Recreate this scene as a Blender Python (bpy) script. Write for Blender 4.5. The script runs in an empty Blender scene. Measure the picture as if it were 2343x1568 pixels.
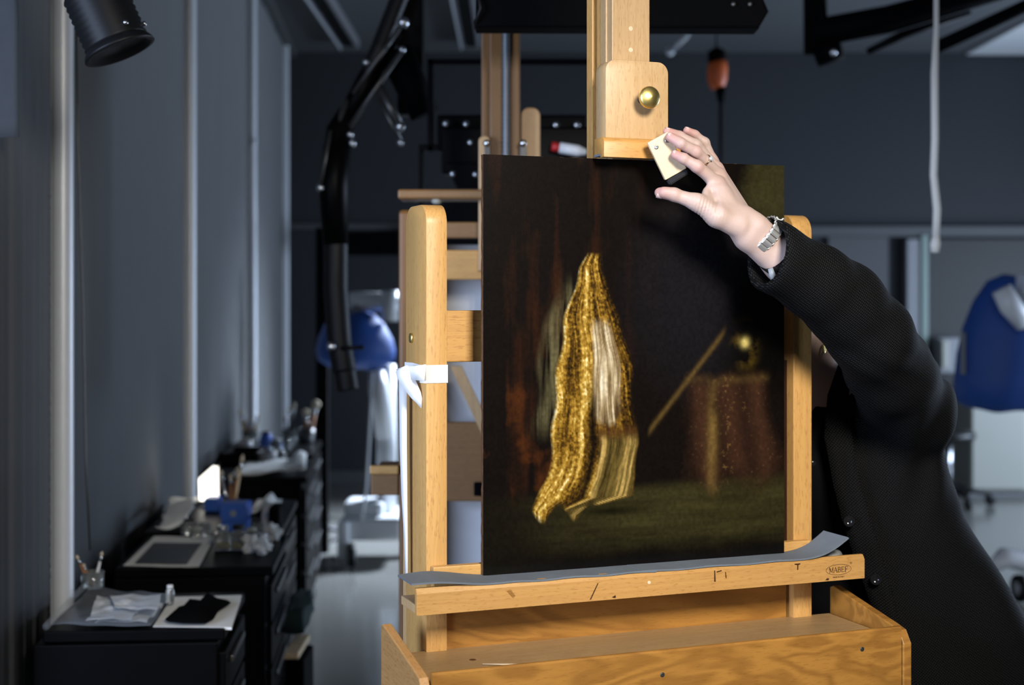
import bpy, bmesh, math, random
import numpy as np
from mathutils import Vector, Matrix, noise as mnoise
random.seed(7); np.random.seed(7)
R = math.radians
SC = bpy.context.scene
COL = SC.collection

# ------------------------------------------------------------------ camera, world, lights, exposure
EYE = 1.55                      # eye height of the photographer
FPX = 3254.0                    # 50 mm lens on a 36 mm wide frame of 2343 px
HOR = 680.0                     # the horizon's row (the frame is shifted down, verticals stay vertical)
cd = bpy.data.cameras.new('camera'); cam = bpy.data.objects.new('camera', cd); COL.objects.link(cam)
cam.location = (0, 0, EYE); cam.rotation_euler = (R(90), 0, 0)
cd.sensor_width = 36; cd.lens = 36 * FPX / 2343; cd.shift_y = -(784 - HOR) / 2343
cd.clip_start = 0.05; cd.clip_end = 60
cd.dof.use_dof = True; cd.dof.focus_distance = 2.50; cd.dof.aperture_fstop = 3.0
SC.camera = cam
SC.view_settings.view_transform = 'Standard'; SC.view_settings.look = 'None'
SC.view_settings.gamma = 1; SC.view_settings.use_curve_mapping = False
SC.view_settings.exposure = 0.0

wd = bpy.data.worlds.new('world'); SC.world = wd; wd.use_nodes = True
bgn = wd.node_tree.nodes['Background']; bgn.inputs[0].default_value = (0.30, 0.38, 0.52, 1); bgn.inputs[1].default_value = 0.07

def area(name, loc, target, sx, sy, energy, color, spread=180):
    ld = bpy.data.lights.new(name, 'AREA'); ld.shape = 'RECTANGLE'; ld.size = sx; ld.size_y = sy
    ld.energy = energy; ld.color = color; ld.spread = R(spread)
    o = bpy.data.objects.new(name, ld); COL.objects.link(o); o.location = loc
    o.rotation_euler = (Vector(target) - Vector(loc)).to_track_quat('-Z', 'Y').to_euler()
    return o
area('softbox_light', (0.74, 0.20, 2.50), (0.28, 2.5, 1.35), 0.55, 0.55, 20, (1.0, 0.94, 0.85), 75)
area('window_daylight_right', (5.6, 8.3, 1.3), (-1.6, 8.0, 0.6), 4.6, 1.6, 300, (0.62, 0.77, 1.0))
area('window_daylight_left', (-3.2, -0.4, 1.75), (0.2, 3.4, 1.2), 2.2, 1.9, 250, (0.56, 0.70, 1.0))
area('far_floor_fill', (1.3, 10.9, 3.2), (-0.95, 8.7, 0.0), 0.8, 0.8, 130, (0.70, 0.82, 1.0), 55)  # added lamp that brightens the far floor; the ceiling has no opening there

# ------------------------------------------------------------------ helpers
def V(px, py, Y):
    """point seen at pixel px, py of the photograph at depth Y metres from the lens"""
    return Vector(((px - 1171.5) / FPX * Y, Y, EYE - (py - HOR) / FPX * Y))
WM = {}
def mat_of(o): return WM.get(o.name, Matrix.Identity(4))
def tag(o, label, cat, group=None, kind=None):
    if label: o['label'] = label
    if cat: o['category'] = cat
    if group: o['group'] = group
    if kind: o['kind'] = kind
    return o
def T(name, label, cat, loc, rz=0, group=None):
    o = bpy.data.objects.new(name, None); COL.objects.link(o); o.empty_display_size = 0.05
    o.location = loc; o.rotation_euler = (0, 0, rz)
    WM[o.name] = Matrix.Translation(Vector(loc)) @ Matrix.Rotation(rz, 4, 'Z')
    return tag(o, label, cat, group)
def O(name, bm, m, parent=None, smooth=False, local=False, label=None, cat=None, group=None, kind=None, auto=None):
    """link a bmesh (world coordinates unless local) as ONE object"""
    me = bpy.data.meshes.new(name)
    bmesh.ops.recalc_face_normals(bm, faces=bm.faces[:])
    if parent is not None:
        if not local: bm.transform(mat_of(parent).inverted())
        c = Vector()
    else:
        xs = [v.co for v in bm.verts]
        c = Vector((sum(v.x for v in xs) / len(xs), sum(v.y for v in xs) / len(xs), min(v.z for v in xs)))
        bm.transform(Matrix.Translation(-c))
    bm.to_mesh(me); bm.free()
    ms = m if isinstance(m, (list, tuple)) else [m]
    for q in ms: me.materials.append(q)
    if smooth: me.polygons.foreach_set('use_smooth', [True] * len(me.polygons))
    if auto: me.set_sharp_from_angle(angle=R(auto))
    o = bpy.data.objects.new(name, me); COL.objects.link(o); o.location = c
    if parent is not None:
        o.parent = parent; WM[o.name] = mat_of(parent)
        if label: o['label'] = label
    else:
        tag(o, label, cat, group, kind)
    return o
def B(): return bmesh.new()
def box(bm, x0, x1, y0, y1, z0, z1, bev=0.0, M=None, seg=2):
    r = bmesh.ops.create_cube(bm, size=1)
    S = Matrix.Translation(((x0 + x1) / 2, (y0 + y1) / 2, (z0 + z1) / 2)) @ Matrix.Diagonal((abs(x1 - x0), abs(y1 - y0), abs(z1 - z0), 1))
    if M is not None: S = M @ S
    bmesh.ops.transform(bm, matrix=S, verts=r['verts'])
    if bev > 0:
        es = list({e for v in r['verts'] for e in v.link_edges})
        bmesh.ops.bevel(bm, geom=es, offset=bev, segments=seg, affect='EDGES', profile=0.5)
    return bm
def frame(d):
    d = d.normalized(); a = Vector((0, 0, 1)) if abs(d.z) < 0.95 else Vector((0, 1, 0))
    u = d.cross(a).normalized(); return u, d.cross(u).normalized()
def tube(bm, pts, rad, n=12, cap=True, sx=1.0, sy=1.0):
    pts = [Vector(p) for p in pts]
    rads = list(rad) if isinstance(rad, (list, tuple)) else [rad] * len(pts)
    rings = []; u = None
    for i, p in enumerate(pts):
        d = (pts[min(i + 1, len(pts) - 1)] - pts[max(i - 1, 0)])
        if d.length < 1e-9: d = Vector((0, 0, 1))
        d.normalize()
        if u is None: u, w = frame(d)
        else:
            u = u - d * u.dot(d)
            u = u.normalized() if u.length > 1e-6 else frame(d)[0]
            w = d.cross(u).normalized()
        rings.append([bm.verts.new(p + (u * math.cos(2 * math.pi * k / n) * sx + w * math.sin(2 * math.pi * k / n) * sy) * rads[i]) for k in range(n)])
    for a, b in zip(rings, rings[1:]):
        for k in range(n): bm.faces.new((a[k], a[(k + 1) % n], b[(k + 1) % n], b[k]))
    if cap:
        bm.faces.new(rings[0][::-1]); bm.faces.new(rings[-1])
    return bm
def lathe(bm, prof, c, axis=(0, 0, 1), n=20, cap=True):
    """prof: (radius, height) along axis from point c"""
    ax = Vector(axis).normalized(); c = Vector(c); u, w = frame(ax); rings = []
    for r, h in prof:
        r = max(r, 1e-4)
        rings.append([bm.verts.new(c + ax * h + (u * math.cos(2 * math.pi * k / n) + w * math.sin(2 * math.pi * k / n)) * r) for k in range(n)])
    for a, b in zip(rings, rings[1:]):
        for k in range(n): bm.faces.new((a[k], a[(k + 1) % n], b[(k + 1) % n], b[k]))
    if cap: bm.faces.new(rings[0][::-1]); bm.faces.new(rings[-1])
    return bm
def prism(bm, poly, a, b, M=None, bev=0.0):
    """poly: 2D outline in the plane spanned by a-origin; a,b: functions mapping (p,q) to 3D"""
    v0 = [bm.verts.new(a(*p)) for p in poly]; v1 = [bm.verts.new(b(*p)) for p in poly]; n = len(poly)
    fs = [bm.faces.new(v0), bm.faces.new(v1[::-1])]
    for k in range(n): fs.append(bm.faces.new((v0[k], v1[k], v1[(k + 1) % n], v0[(k + 1) % n])))
    bmesh.ops.recalc_face_normals(bm, faces=fs)
    if bev > 0:
        es = [e for f in fs[:2] for e in f.edges]
        bmesh.ops.bevel(bm, geom=es, offset=bev, segments=2, affect='EDGES', profile=0.5)
    return bm
def rounded(x0, x1, z0, z1, r, corners='lr', n=7):
    """2D outline with rounded top corners"""
    p = [(x0, z0)]
    if 'l' in corners: p += [(x0 + r - r * math.cos(t), z1 - r + r * math.sin(t)) for t in [math.pi / 2 * k / n for k in range(n + 1)]]
    else: p.append((x0, z1))
    if 'r' in corners: p += [(x1 - r + r * math.sin(t), z1 - r + r * math.cos(t)) for t in [math.pi / 2 * k / n for k in range(n + 1)]]
    else: p.append((x1, z1))
    p.append((x1, z0)); return p
def strip(bm, pairs, th=0.0008):
    vs = [(bm.verts.new(a), bm.verts.new(b)) for a, b in pairs]
    fs = [bm.faces.new((p[0], p[1], q[1], q[0])) for p, q in zip(vs, vs[1:])]
    bmesh.ops.recalc_face_normals(bm, faces=fs)
    bmesh.ops.solidify(bm, geom=fs, thickness=th)
    return bm
def sheet(bm, c00, c10, c11, c01, nx=14, ny=10, amp=0.006, th=0.0012, seed=0, fn=None, sc=14):
    """a crumpled sheet over four corners"""
    c00, c10, c11, c01 = map(Vector, (c00, c10, c11, c01)); g = []
    for j in range(ny + 1):
        row = []
        for i in range(nx + 1):
            s, t = i / nx, j / ny
            p = (c00 * (1 - s) + c10 * s) * (1 - t) + (c01 * (1 - s) + c11 * s) * t
            z = amp * (1 + mnoise.noise(Vector((p.x * sc + seed, p.y * sc, seed * 1.7)))) if amp else 0
            if fn: z += fn(s, t)
            jit = Vector((mnoise.noise(p * 9 + Vector((seed, 3, 0))), mnoise.noise(p * 9 + Vector((9, seed, 0))), 0)) * amp * 0.8
            row.append(bm.verts.new(p + jit + Vector((0, 0, z))))
        g.append(row)
    fs = [bm.faces.new((g[j][i], g[j][i + 1], g[j + 1][i + 1], g[j + 1][i])) for j in range(ny) for i in range(nx)]
    bmesh.ops.recalc_face_normals(bm, faces=fs)
    bmesh.ops.solidify(bm, geom=fs, thickness=th)
    return bm

# ------------------------------------------------------------------ materials
def lin(r, g, b): return tuple((c / 255 / 12.92) if c / 255 <= 0.04045 else ((c / 255 + 0.055) / 1.055) ** 2.4 for c in (r, g, b)) + (1,)
class NT:
    def __init__(s, name):
        s.m = bpy.data.materials.new(name); s.m.use_nodes = True; s.t = s.m.node_tree; s.p = s.t.nodes['Principled BSDF']
    def n(s, typ, **k):
        x = s.t.nodes.new(typ)
        for a, b in k.items(): setattr(x, a, b)
        return x
    def l(s, a, b): s.t.links.new(a, b)
def mat(name, col, rough=0.5, metal=0.0, var=0.12, nscale=30, bump=0.0, bscale=200, emit=None, estr=0, alpha=1, trans=0, sheen=0, spec=None, coat=0):
    k = NT(name); p = k.p
    p.inputs['Roughness'].default_value = rough; p.inputs['Metallic'].default_value = metal
    tc = k.n('ShaderNodeTexCoord'); nz = k.n('ShaderNodeTexNoise'); nz.inputs['Scale'].default_value = nscale; nz.inputs['Detail'].default_value = 5
    k.l(tc.outputs['Object'], nz.inputs['Vector'])
    mx = k.n('ShaderNodeMix', data_type='RGBA'); k.l(nz.outputs[0], mx.inputs['Factor'])
    mx.inputs['A'].default_value = tuple(c * (1 - var) for c in col[:3]) + (1,); mx.inputs['B'].default_value = tuple(min(1, c * (1 + var)) for c in col[:3]) + (1,)
    k.l(mx.outputs['Result'], p.inputs['Base Color'])
    if bump:
        n2 = k.n('ShaderNodeTexNoise'); n2.inputs['Scale'].default_value = bscale; k.l(tc.outputs['Object'], n2.inputs['Vector'])
        bp = k.n('ShaderNodeBump'); bp.inputs['Strength'].default_value = bump; bp.inputs['Distance'].default_value = 0.002
        k.l(n2.outputs[0], bp.inputs['Height']); k.l(bp.outputs[0], p.inputs['Normal'])
    if emit: p.inputs['Emission Color'].default_value = emit; p.inputs['Emission Strength'].default_value = estr
    p.inputs['Alpha'].default_value = alpha
    if trans: p.inputs['Transmission Weight'].default_value = trans; p.inputs['IOR'].default_value = 1.45
    if sheen: p.inputs['Sheen Weight'].default_value = sheen
    if coat: p.inputs['Coat Weight'].default_value = coat
    if spec is not None: p.inputs['Specular IOR Level'].default_value = spec
    return k.m
def wood(name, light, dark, axis='Z', scale=22, rings=1.0, rough=0.42, stretch=0.05, fleck=0.42, contrast=0.17):
    k = NT(name); p = k.p
    tc = k.n('ShaderNodeTexCoord'); mp = k.n('ShaderNodeMapping')
    sv = {'X': (stretch, 1, 1), 'Y': (1, stretch, 1), 'Z': (1, 1, stretch)}[axis]
    mp.inputs['Scale'].default_value = sv; k.l(tc.outputs['Object'], mp.inputs['Vector'])
    nz = k.n('ShaderNodeTexNoise'); nz.inputs['Scale'].default_value = scale; nz.inputs['Detail'].default_value = 3; nz.inputs['Distortion'].default_value = rings
    k.l(mp.outputs[0], nz.inputs['Vector'])
    # rings: sine of the stretched noise
    ml = k.n('ShaderNodeMath', operation='MULTIPLY'); ml.inputs[1].default_value = 46; k.l(nz.outputs[0], ml.inputs[0])
    sn = k.n('ShaderNodeMath', operation='SINE'); k.l(ml.outputs[0], sn.inputs[0])
    mr = k.n('ShaderNodeMapRange'); mr.inputs['From Min'].default_value = -1; mr.inputs['From Max'].default_value = 1; k.l(sn.outputs[0], mr.inputs['Value'])
    mx = k.n('ShaderNodeMix', data_type='RGBA'); mx.inputs['A'].default_value = light; mx.inputs['B'].default_value = tuple(a * (1 - contrast) + b * contrast for a, b in zip(light, dark))
    k.l(mr.outputs[0], mx.inputs['Factor'])
    # fine dark flecks along the grain
    m2 = k.n('ShaderNodeMapping'); m2.inputs['Scale'].default_value = tuple(1 if c == 1 else 0.16 for c in sv); k.l(tc.outputs['Object'], m2.inputs['Vector'])
    f = k.n('ShaderNodeTexNoise'); f.inputs['Scale'].default_value = 420; f.inputs['Detail'].default_value = 2; k.l(m2.outputs[0], f.inputs['Vector'])
    fr = k.n('ShaderNodeMapRange'); fr.inputs['From Min'].default_value = 0.56; fr.inputs['From Max'].default_value = 0.68; fr.inputs['To Max'].default_value = fleck; k.l(f.outputs[0], fr.inputs['Value'])
    m3 = k.n('ShaderNodeMix', data_type='RGBA'); k.l(fr.outputs[0], m3.inputs['Factor']); k.l(mx.outputs['Result'], m3.inputs['A']); m3.inputs['B'].default_value = dark
    # broad wear
    g = k.n('ShaderNodeTexNoise'); g.inputs['Scale'].default_value = 7; k.l(tc.outputs['Object'], g.inputs['Vector'])
    gr = k.n('ShaderNodeMapRange'); gr.inputs['From Min'].default_value = .45; gr.inputs['From Max'].default_value = .75; gr.inputs['To Max'].default_value = .3; k.l(g.outputs[0], gr.inputs['Value'])
    m4 = k.n('ShaderNodeMix', data_type='RGBA'); k.l(gr.outputs[0], m4.inputs['Factor']); k.l(m3.outputs['Result'], m4.inputs['A']); m4.inputs['B'].default_value = tuple(c * .72 for c in light[:3]) + (1,)
    k.l(m4.outputs['Result'], p.inputs['Base Color']); p.inputs['Roughness'].default_value = rough
    bp = k.n('ShaderNodeBump'); bp.inputs['Strength'].default_value = 0.12; bp.inputs['Distance'].default_value = 0.001; k.l(f.outputs[0], bp.inputs['Height']); k.l(bp.outputs[0], p.inputs['Normal'])
    return k.m
def weave(name, col, dot, scale=230, rough=0.85, bump=0.5):
    k = NT(name); p = k.p; tc = k.n('ShaderNodeTexCoord'); vo = k.n('ShaderNodeTexVoronoi'); vo.inputs['Scale'].default_value = scale; vo.inputs['Randomness'].default_value = 0.12
    vo.voronoi_dimensions = '2D'; cb = k.n('ShaderNodeCombineXYZ')
    for i_, v_ in enumerate(((.80, .48, -.60), (.60, -.10, .80))):          # two thread directions running over the cloth
        dt = k.n('ShaderNodeVectorMath', operation='DOT_PRODUCT'); dt.inputs[1].default_value = v_; k.l(tc.outputs['Object'], dt.inputs[0]); k.l(dt.outputs['Value'], cb.inputs[i_])
    k.l(cb.outputs[0], vo.inputs['Vector'])
    mr = k.n('ShaderNodeMapRange'); mr.inputs['From Min'].default_value = 0.08; mr.inputs['From Max'].default_value = 0.40; mr.inputs['To Min'].default_value = 1; mr.inputs['To Max'].default_value = 0; k.l(vo.outputs['Distance'], mr.inputs['Value'])
    mx = k.n('ShaderNodeMix', data_type='RGBA'); mx.inputs['A'].default_value = col; mx.inputs['B'].default_value = dot; k.l(mr.outputs[0], mx.inputs['Factor'])
    k.l(mx.outputs['Result'], p.inputs['Base Color']); p.inputs['Roughness'].default_value = rough
    bp = k.n('ShaderNodeBump'); bp.inputs['Strength'].default_value = bump; bp.inputs['Distance'].default_value = 0.002; k.l(mr.outputs[0], bp.inputs['Height']); k.l(bp.outputs[0], p.inputs['Normal'])
    p.inputs['Specular IOR Level'].default_value = 0.12
    return k.m
def attr_mat(name, attr='Col', rough=0.4, bump=0.0, bscale=300, coat=0, sss=0, rough_attr=False):
    k = NT(name); p = k.p; a = k.n('ShaderNodeAttribute'); a.attribute_name = attr; k.l(a.outputs['Color'], p.inputs['Base Color']); p.inputs['Roughness'].default_value = rough
    tc = k.n('ShaderNodeTexCoord'); nz = k.n('ShaderNodeTexNoise'); nz.inputs['Scale'].default_value = bscale; nz.inputs['Detail'].default_value = 4; k.l(tc.outputs['Object'], nz.inputs['Vector'])
    if bump:
        bp = k.n('ShaderNodeBump'); bp.inputs['Strength'].default_value = bump; bp.inputs['Distance'].default_value = 0.001; k.l(nz.outputs[0], bp.inputs['Height']); k.l(bp.outputs[0], p.inputs['Normal'])
    if coat: p.inputs['Coat Weight'].default_value = coat; p.inputs['Coat Roughness'].default_value = 0.2
    if sss: p.inputs['Subsurface Weight'].default_value = sss; p.inputs['Subsurface Radius'].default_value = (0.012, 0.004, 0.002); p.inputs['Subsurface Scale'].default_value = 0.5
    return k.m

BEECH_L, BEECH_D = (0.60, 0.335, 0.105, 1), (0.30, 0.125, 0.030, 1)
M = dict(
    beech_z=wood('beech_upright', BEECH_L, BEECH_D, 'Z', 26), beech_x=wood('beech_lengthwise', BEECH_L, BEECH_D, 'X', 26),
    beech_side=wood('beech_pale', (0.56, 0.36, 0.17, 1), (0.3, 0.15, 0.06, 1), 'Z', 20),
    mast=wood('beech_mast', (0.50, 0.32, 0.15, 1), (0.26, 0.125, 0.045, 1), 'Z', 30),
    block=wood('beech_block', (0.54, 0.355, 0.17, 1), (0.36, 0.17, 0.06, 1), 'Z', 14, stretch=0.10),
    lip=wood('beech_amber', (0.56, 0.285, 0.075, 1), (0.30, 0.11, 0.02, 1), 'X', 26),
    ply=wood('plywood_amber', (0.385, 0.178, 0.034, 1), (0.085, 0.022, 0.002, 1), 'X', 5, rings=2.2, stretch=0.22, contrast=0.38, fleck=0.2, rough=0.38),
    plyedge=wood('plywood_edge', (0.46, 0.24, 0.08, 1), (0.2, 0.08, 0.02, 1), 'Y', 60),
    rail=wood('beech_rail', (0.51, 0.275, 0.082, 1), (0.26, 0.10, 0.02, 1), 'X', 26),
    shelf=wood('shelf_wood', (0.37, 0.235, 0.105, 1), (0.2, 0.10, 0.035, 1), 'X', 12, stretch=0.1),
    oldwood=wood('old_oak', (0.20, 0.090, 0.020, 1), (0.12, 0.05, 0.014, 1), 'Z', 20), oldwood_x=wood('old_oak_lengthwise', (0.24, 0.125, 0.045, 1), (0.12, 0.05, 0.014, 1), 'X', 20),
    birch=wood('birch_ply', (0.70, 0.54, 0.34, 1), (0.5, 0.33, 0.17, 1), 'Z', 18, fleck=0.1),
    brass=mat('brushed_brass', (0.78, 0.60, 0.20), 0.40, 1.0, bump=0.05), steel=mat('steel', (0.6, 0.62, 0.65), 0.25, 1.0), darksteel=mat('dark_steel', (0.10, 0.10, 0.10), 0.4, 0.8),
    alu=mat('aluminium_profile', (0.60, 0.63, 0.67), 0.42, 0.2, 0.05), mat_grey=mat('grey_foam', (0.125, 0.145, 0.165), 0.85, var=0.14, nscale=45, bump=0.15, bscale=900),
    black=mat('black_lacquer', (0.0015, 0.0015, 0.0018), 0.42, spec=0.06), blackm=mat('black_matt', (0.0015, 0.0015, 0.0018), 0.7, spec=0.04), rubber=mat('black_rubber', (0.005, 0.005, 0.0055), 0.5, spec=0.25),
    felt=mat('black_felt', (0.012, 0.012, 0.014), 0.95, bump=0.5, bscale=1500), tape=mat('white_cotton_tape', (0.80, 0.78, 0.74), 0.8, var=0.03, bump=0.15, bscale=1200),
    curtain=mat('grey_blind_fabric', (0.34, 0.352, 0.365), 0.85, var=0.06, nscale=4), wall=mat('dark_grey_wall', (0.024, 0.0265, 0.031), 0.8, var=0.06, nscale=3),
    walll=mat('grey_wall_panel', (0.075, 0.078, 0.082), 0.7, var=0.05, nscale=3), ceil=mat('grey_ceiling', (0.075, 0.080, 0.086), 0.9, var=0.04, nscale=2),
    white=mat('white_enamel', (0.72, 0.74, 0.76), 0.35, var=0.03), cream=mat('cream_laminate', (0.33, 0.33, 0.29), 0.5, var=0.03), greyp=mat('grey_plastic', (0.21, 0.215, 0.23), 0.5),
    paper=mat('white_paper', (0.70, 0.70, 0.67), 0.9, var=0.04), tissue=mat('tissue_paper', (0.52, 0.53, 0.53), 0.9, var=0.1, nscale=18), cloth=mat('white_cloth', (0.66, 0.67, 0.66), 0.95, var=0.08, bump=0.2, bscale=300),
    blackcloth=mat('black_cloth', (0.002, 0.002, 0.002), 0.95, spec=0.03), bluecov=mat('blue_dust_cover', (0.008, 0.060, 0.28), 0.6, var=0.15, nscale=9), bluebox=mat('blue_plastic', (0.03, 0.10, 0.42), 0.4),
    orange=mat('orange_plastic', (0.55, 0.10, 0.015), 0.5), red=mat('red_plastic', (0.45, 0.02, 0.02), 0.4), ink=mat('brown_ink', (0.065, 0.022, 0.006), 0.7), darkstain=mat('dark_stain', (0.09, 0.032, 0.008), 0.6),
    glass=mat('clear_glass', (0.85, 0.9, 0.9), 0.08, trans=0.9, var=0.0), film=mat('clear_plastic_film', (0.55, 0.6, 0.65), 0.2, alpha=0.14, var=0.1), liquid=mat('amber_liquid', (0.20, 0.13, 0.03), 0.1, trans=0.4),
    bristle=mat('brush_bristle', (0.55, 0.48, 0.36), 0.9), handle=mat('brush_handle', (0.32, 0.14, 0.06), 0.4), handlelight=mat('pale_brush_handle', (0.60, 0.45, 0.27), 0.45),
    lamp=mat('lit_diffuser', (0.9, 0.9, 0.88), 0.5, emit=(1, 0.95, 0.86, 1), estr=2.2), green=mat('dark_green_cloth', (0.012, 0.03, 0.028), 0.9), canvas=mat('pale_grey_board', (0.80, 0.81, 0.82), 0.9, var=0.08, nscale=22),
    jacket=weave('black_basket_weave', (0.0010, 0.0010, 0.0011, 1), (0.019, 0.0195, 0.021, 1), 235), top=mat('black_knit', (0.003, 0.003, 0.0035), 0.95, bump=0.3, bscale=800, spec=0.1), knit=mat('dark_knit_cuff', (0.022, 0.018, 0.020), 0.95, bump=0.4, bscale=900, spec=0.1), lining=mat('pale_lining', (0.20, 0.23, 0.26), 0.5),
    button=mat('shiny_black_button', (0.01, 0.01, 0.011), 0.08), nail=mat('fingernail', (0.62, 0.42, 0.37), 0.25, var=0.04), skin=attr_mat('skin', 'Col', 0.55, 0.30, 420, sss=0.12), hair=mat('brown_hair', (0.10, 0.06, 0.035), 0.6, bump=0.4, bscale=400),
    silver=mat('silver', (0.9, 0.9, 0.88), 0.40, 0.9, 0.03), gold=mat('rose_gold', (0.75, 0.48, 0.30), 0.15, 1.0, 0.03), gem=mat('diamond', (0.9, 0.92, 0.95), 0.03, trans=0.6), oil=attr_mat('oil_paint', 'Col', 0.24, 0.08, 420),
    greysteel=mat('dull_steel', (0.16, 0.17, 0.18), 0.45, 0.4),
    paneledge=mat('worn_panel_edge', (0.10, 0.045, 0.018), 0.6, var=0.6, nscale=160), trouser=mat('black_trousers', (0.003, 0.003, 0.003), 0.9), leather=mat('black_leather', (0.01, 0.01, 0.01), 0.35), greenglass=mat('green_glass_edge', (0.20, 0.27, 0.24), 0.3), photo=mat('dark_photo_print', (0.028, 0.028, 0.03), 0.4, var=0.9, nscale=16),
)
k = NT('polished_floor'); tc = k.n('ShaderNodeTexCoord'); nz = k.n('ShaderNodeTexNoise'); nz.inputs['Scale'].default_value = 1.3; nz.inputs['Detail'].default_value = 6; k.l(tc.outputs['Object'], nz.inputs['Vector'])
mx = k.n('ShaderNodeMix', data_type='RGBA'); mx.inputs['A'].default_value = (0.13, 0.128, 0.118, 1); mx.inputs['B'].default_value = (0.18, 0.178, 0.165, 1); k.l(nz.outputs[0], mx.inputs['Factor']); k.l(mx.outputs['Result'], k.p.inputs['Base Color']); k.p.inputs['Roughness'].default_value = 0.16
M['floor'] = k.m
M['oil'].node_tree.nodes['Principled BSDF'].inputs['Specular IOR Level'].default_value = 0.22

# ------------------------------------------------------------------ the room
YB = 11.8; ZC = 3.58                                    # back wall depth, ceiling height
def wall_x(y): return -0.944 - 0.077 * y                # the left wall drifts away from the lens
def struct(name, bm, m, smooth=False): return O(name, bm, m, None, smooth, kind='structure')
bm = B(); box(bm, -4.0, 6.0, -3.0, YB + .1, -.08, 0); struct('floor', bm, M['floor'])
bm = B(); box(bm, -4.0, 6.0, -3.0, YB + .1, ZC, ZC + .08); struct('ceiling', bm, M['ceil'])
bm = B(); box(bm, -2.6, 6.0, YB, YB + .12, 2.11, ZC); box(bm, -2.6, 6.0, YB + .03, YB + .12, 0, 2.11); struct('wall_back', bm, M['wall'])
bm = B(); a, b = wall_x(3.2) - .03, wall_x(YB) - .03
prism(bm, [(a, 3.2), (b, YB), (b - .1, YB), (a - .1, 3.2)], lambda p, q: Vector((p, q, 0)), lambda p, q: Vector((p, q, ZC))); struct('wall_left', bm, M['wall'])
bm = B(); box(bm, -4.0, -1.25, 3.2, 3.3, 0, ZC); struct('wall_front', bm, M['wall'])
bm = B(); box(bm, 5.9, 6.0, -3.0, YB, 0, 0.45); box(bm, 5.9, 6.0, -3.0, YB, 2.1, ZC); box(bm, 5.9, 6.0, -3.0, 5.8, .45, 2.1); box(bm, 5.9, 6.0, 10.9, YB, .45, 2.1); struct('wall_right', bm, M['wall'])
# window in the right wall (out of frame, it lets the daylight in)
bm = B()
for y in (5.8, 7.5, 9.2, 10.86): box(bm, 5.92, 5.98, y, y + .05, .45, 2.1)
box(bm, 5.92, 5.98, 5.8, 10.9, .45, .5); box(bm, 5.92, 5.98, 5.8, 10.9, 2.05, 2.1); struct('window_1', bm, M['alu'])
bm = B(); box(bm, wall_x(YB) + .02, 5.9, YB - .02, YB, 0, .11, .004); struct('baseboard_back', bm, M['walll'])
bm = B(); box(bm, -1.84, -.9, YB - .03, YB + .01, 2.115, 2.16, .004); box(bm, -.9, 5.9, YB - .10, YB + .01, 2.05, 2.135, .006); struct('trim_5', bm, M['walll'])   # ledge where the upper wall steps back
# ceiling cornice along the left wall
bm = B(); a, b = wall_x(2.5) + .01, wall_x(YB - .1) + .01
prism(bm, [(0, 0), (.06, 0), (.06, .05), (0, .05)], lambda p, q: Vector((a + p, 2.5, ZC - .06 + q)), lambda p, q: Vector((b + p, YB - .1, ZC - .06 + q))); struct('trim_6', bm, M['walll'])
# grey blinds between the aluminium mullions of the left wall
MY = [3.24, 3.80, 6.09, 8.62, 11.2]
for i in range(4):
    bm = B(); n = 46; g = []
    for jz in (0.02, ZC - .07):
        row = []
        for q in range(n + 1):
            y = MY[i] + .03 + (MY[i + 1] - MY[i] - .06) * q / n
            row.append(bm.verts.new((wall_x(y) + .012 + .005 * math.sin(q * .55 + i * 2) * math.sin(q * .13 + i) + .0015 * math.sin(q * 1.7 + i), y, jz)))
        g.append(row)
    fs = [bm.faces.new((g[0][q], g[0][q + 1], g[1][q + 1], g[1][q])) for q in range(n)]
    bmesh.ops.solidify(bm, geom=fs, thickness=.004)
    O('roller_blind', bm, M['curtain'], None, True, label=['grey fabric blind left of the nearest aluminium post', 'wide grey fabric blind between the first and second aluminium posts', 'grey fabric blind between the second and third aluminium posts', 'grey fabric blind beyond the third post, next to the back wall'][i], cat='blind', group='grey blinds along the left wall')
for i, y in enumerate(MY[1:4] + [11.15]):
    x = wall_x(y) + .035; bm = B(); w = [.030, .026, .026, .02][i]
    tube(bm, [(x, y, 0.01), (x, y, ZC - .02)], w, 20)
    box(bm, x - .04, x - .01, y - .02, y + .02, 0.01, ZC - .02, .003)
    p = struct('trim_%d' % (i + 1), bm, M['alu'], True); p.data.set_sharp_from_angle(angle=R(40))
    if i == 2:
        b2 = B(); bmesh.ops.create_uvsphere(b2, u_segments=14, v_segments=9, radius=.024, matrix=Matrix.Translation(V(580, 325, y - .03))); 
        WM[p.name] = Matrix.Translation(p.location); O('knob', b2, M['alu'], p, True)
# cord hanging along the blind next to the first post
bm = B(); tube(bm, [V(172, -40, 3.98), V(178, 300, 3.98), V(190, 700, 3.98), V(196, 1050, 3.98), V(206, 1260, 3.95)], .0028, 8)
O('blind_cord', bm, M['darksteel'], None, True, label='thin dark cord hanging down the blind beside the nearest post', cat='cord')
# grey cloth hanging in the left foreground corner
bm = B(); sheet(bm, V(-60, 322, 3.2), V(44, 318, 3.2), V(42, -60, 3.2), V(-60, -60, 3.2), 8, 10, .004, .002, 3)
O('hanging_cloth', bm, mat('dim_grey_cloth', (.045, .05, .056), .9), None, True, label='short grey cloth hanging in the upper left corner before the blind', cat='cloth')
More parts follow.
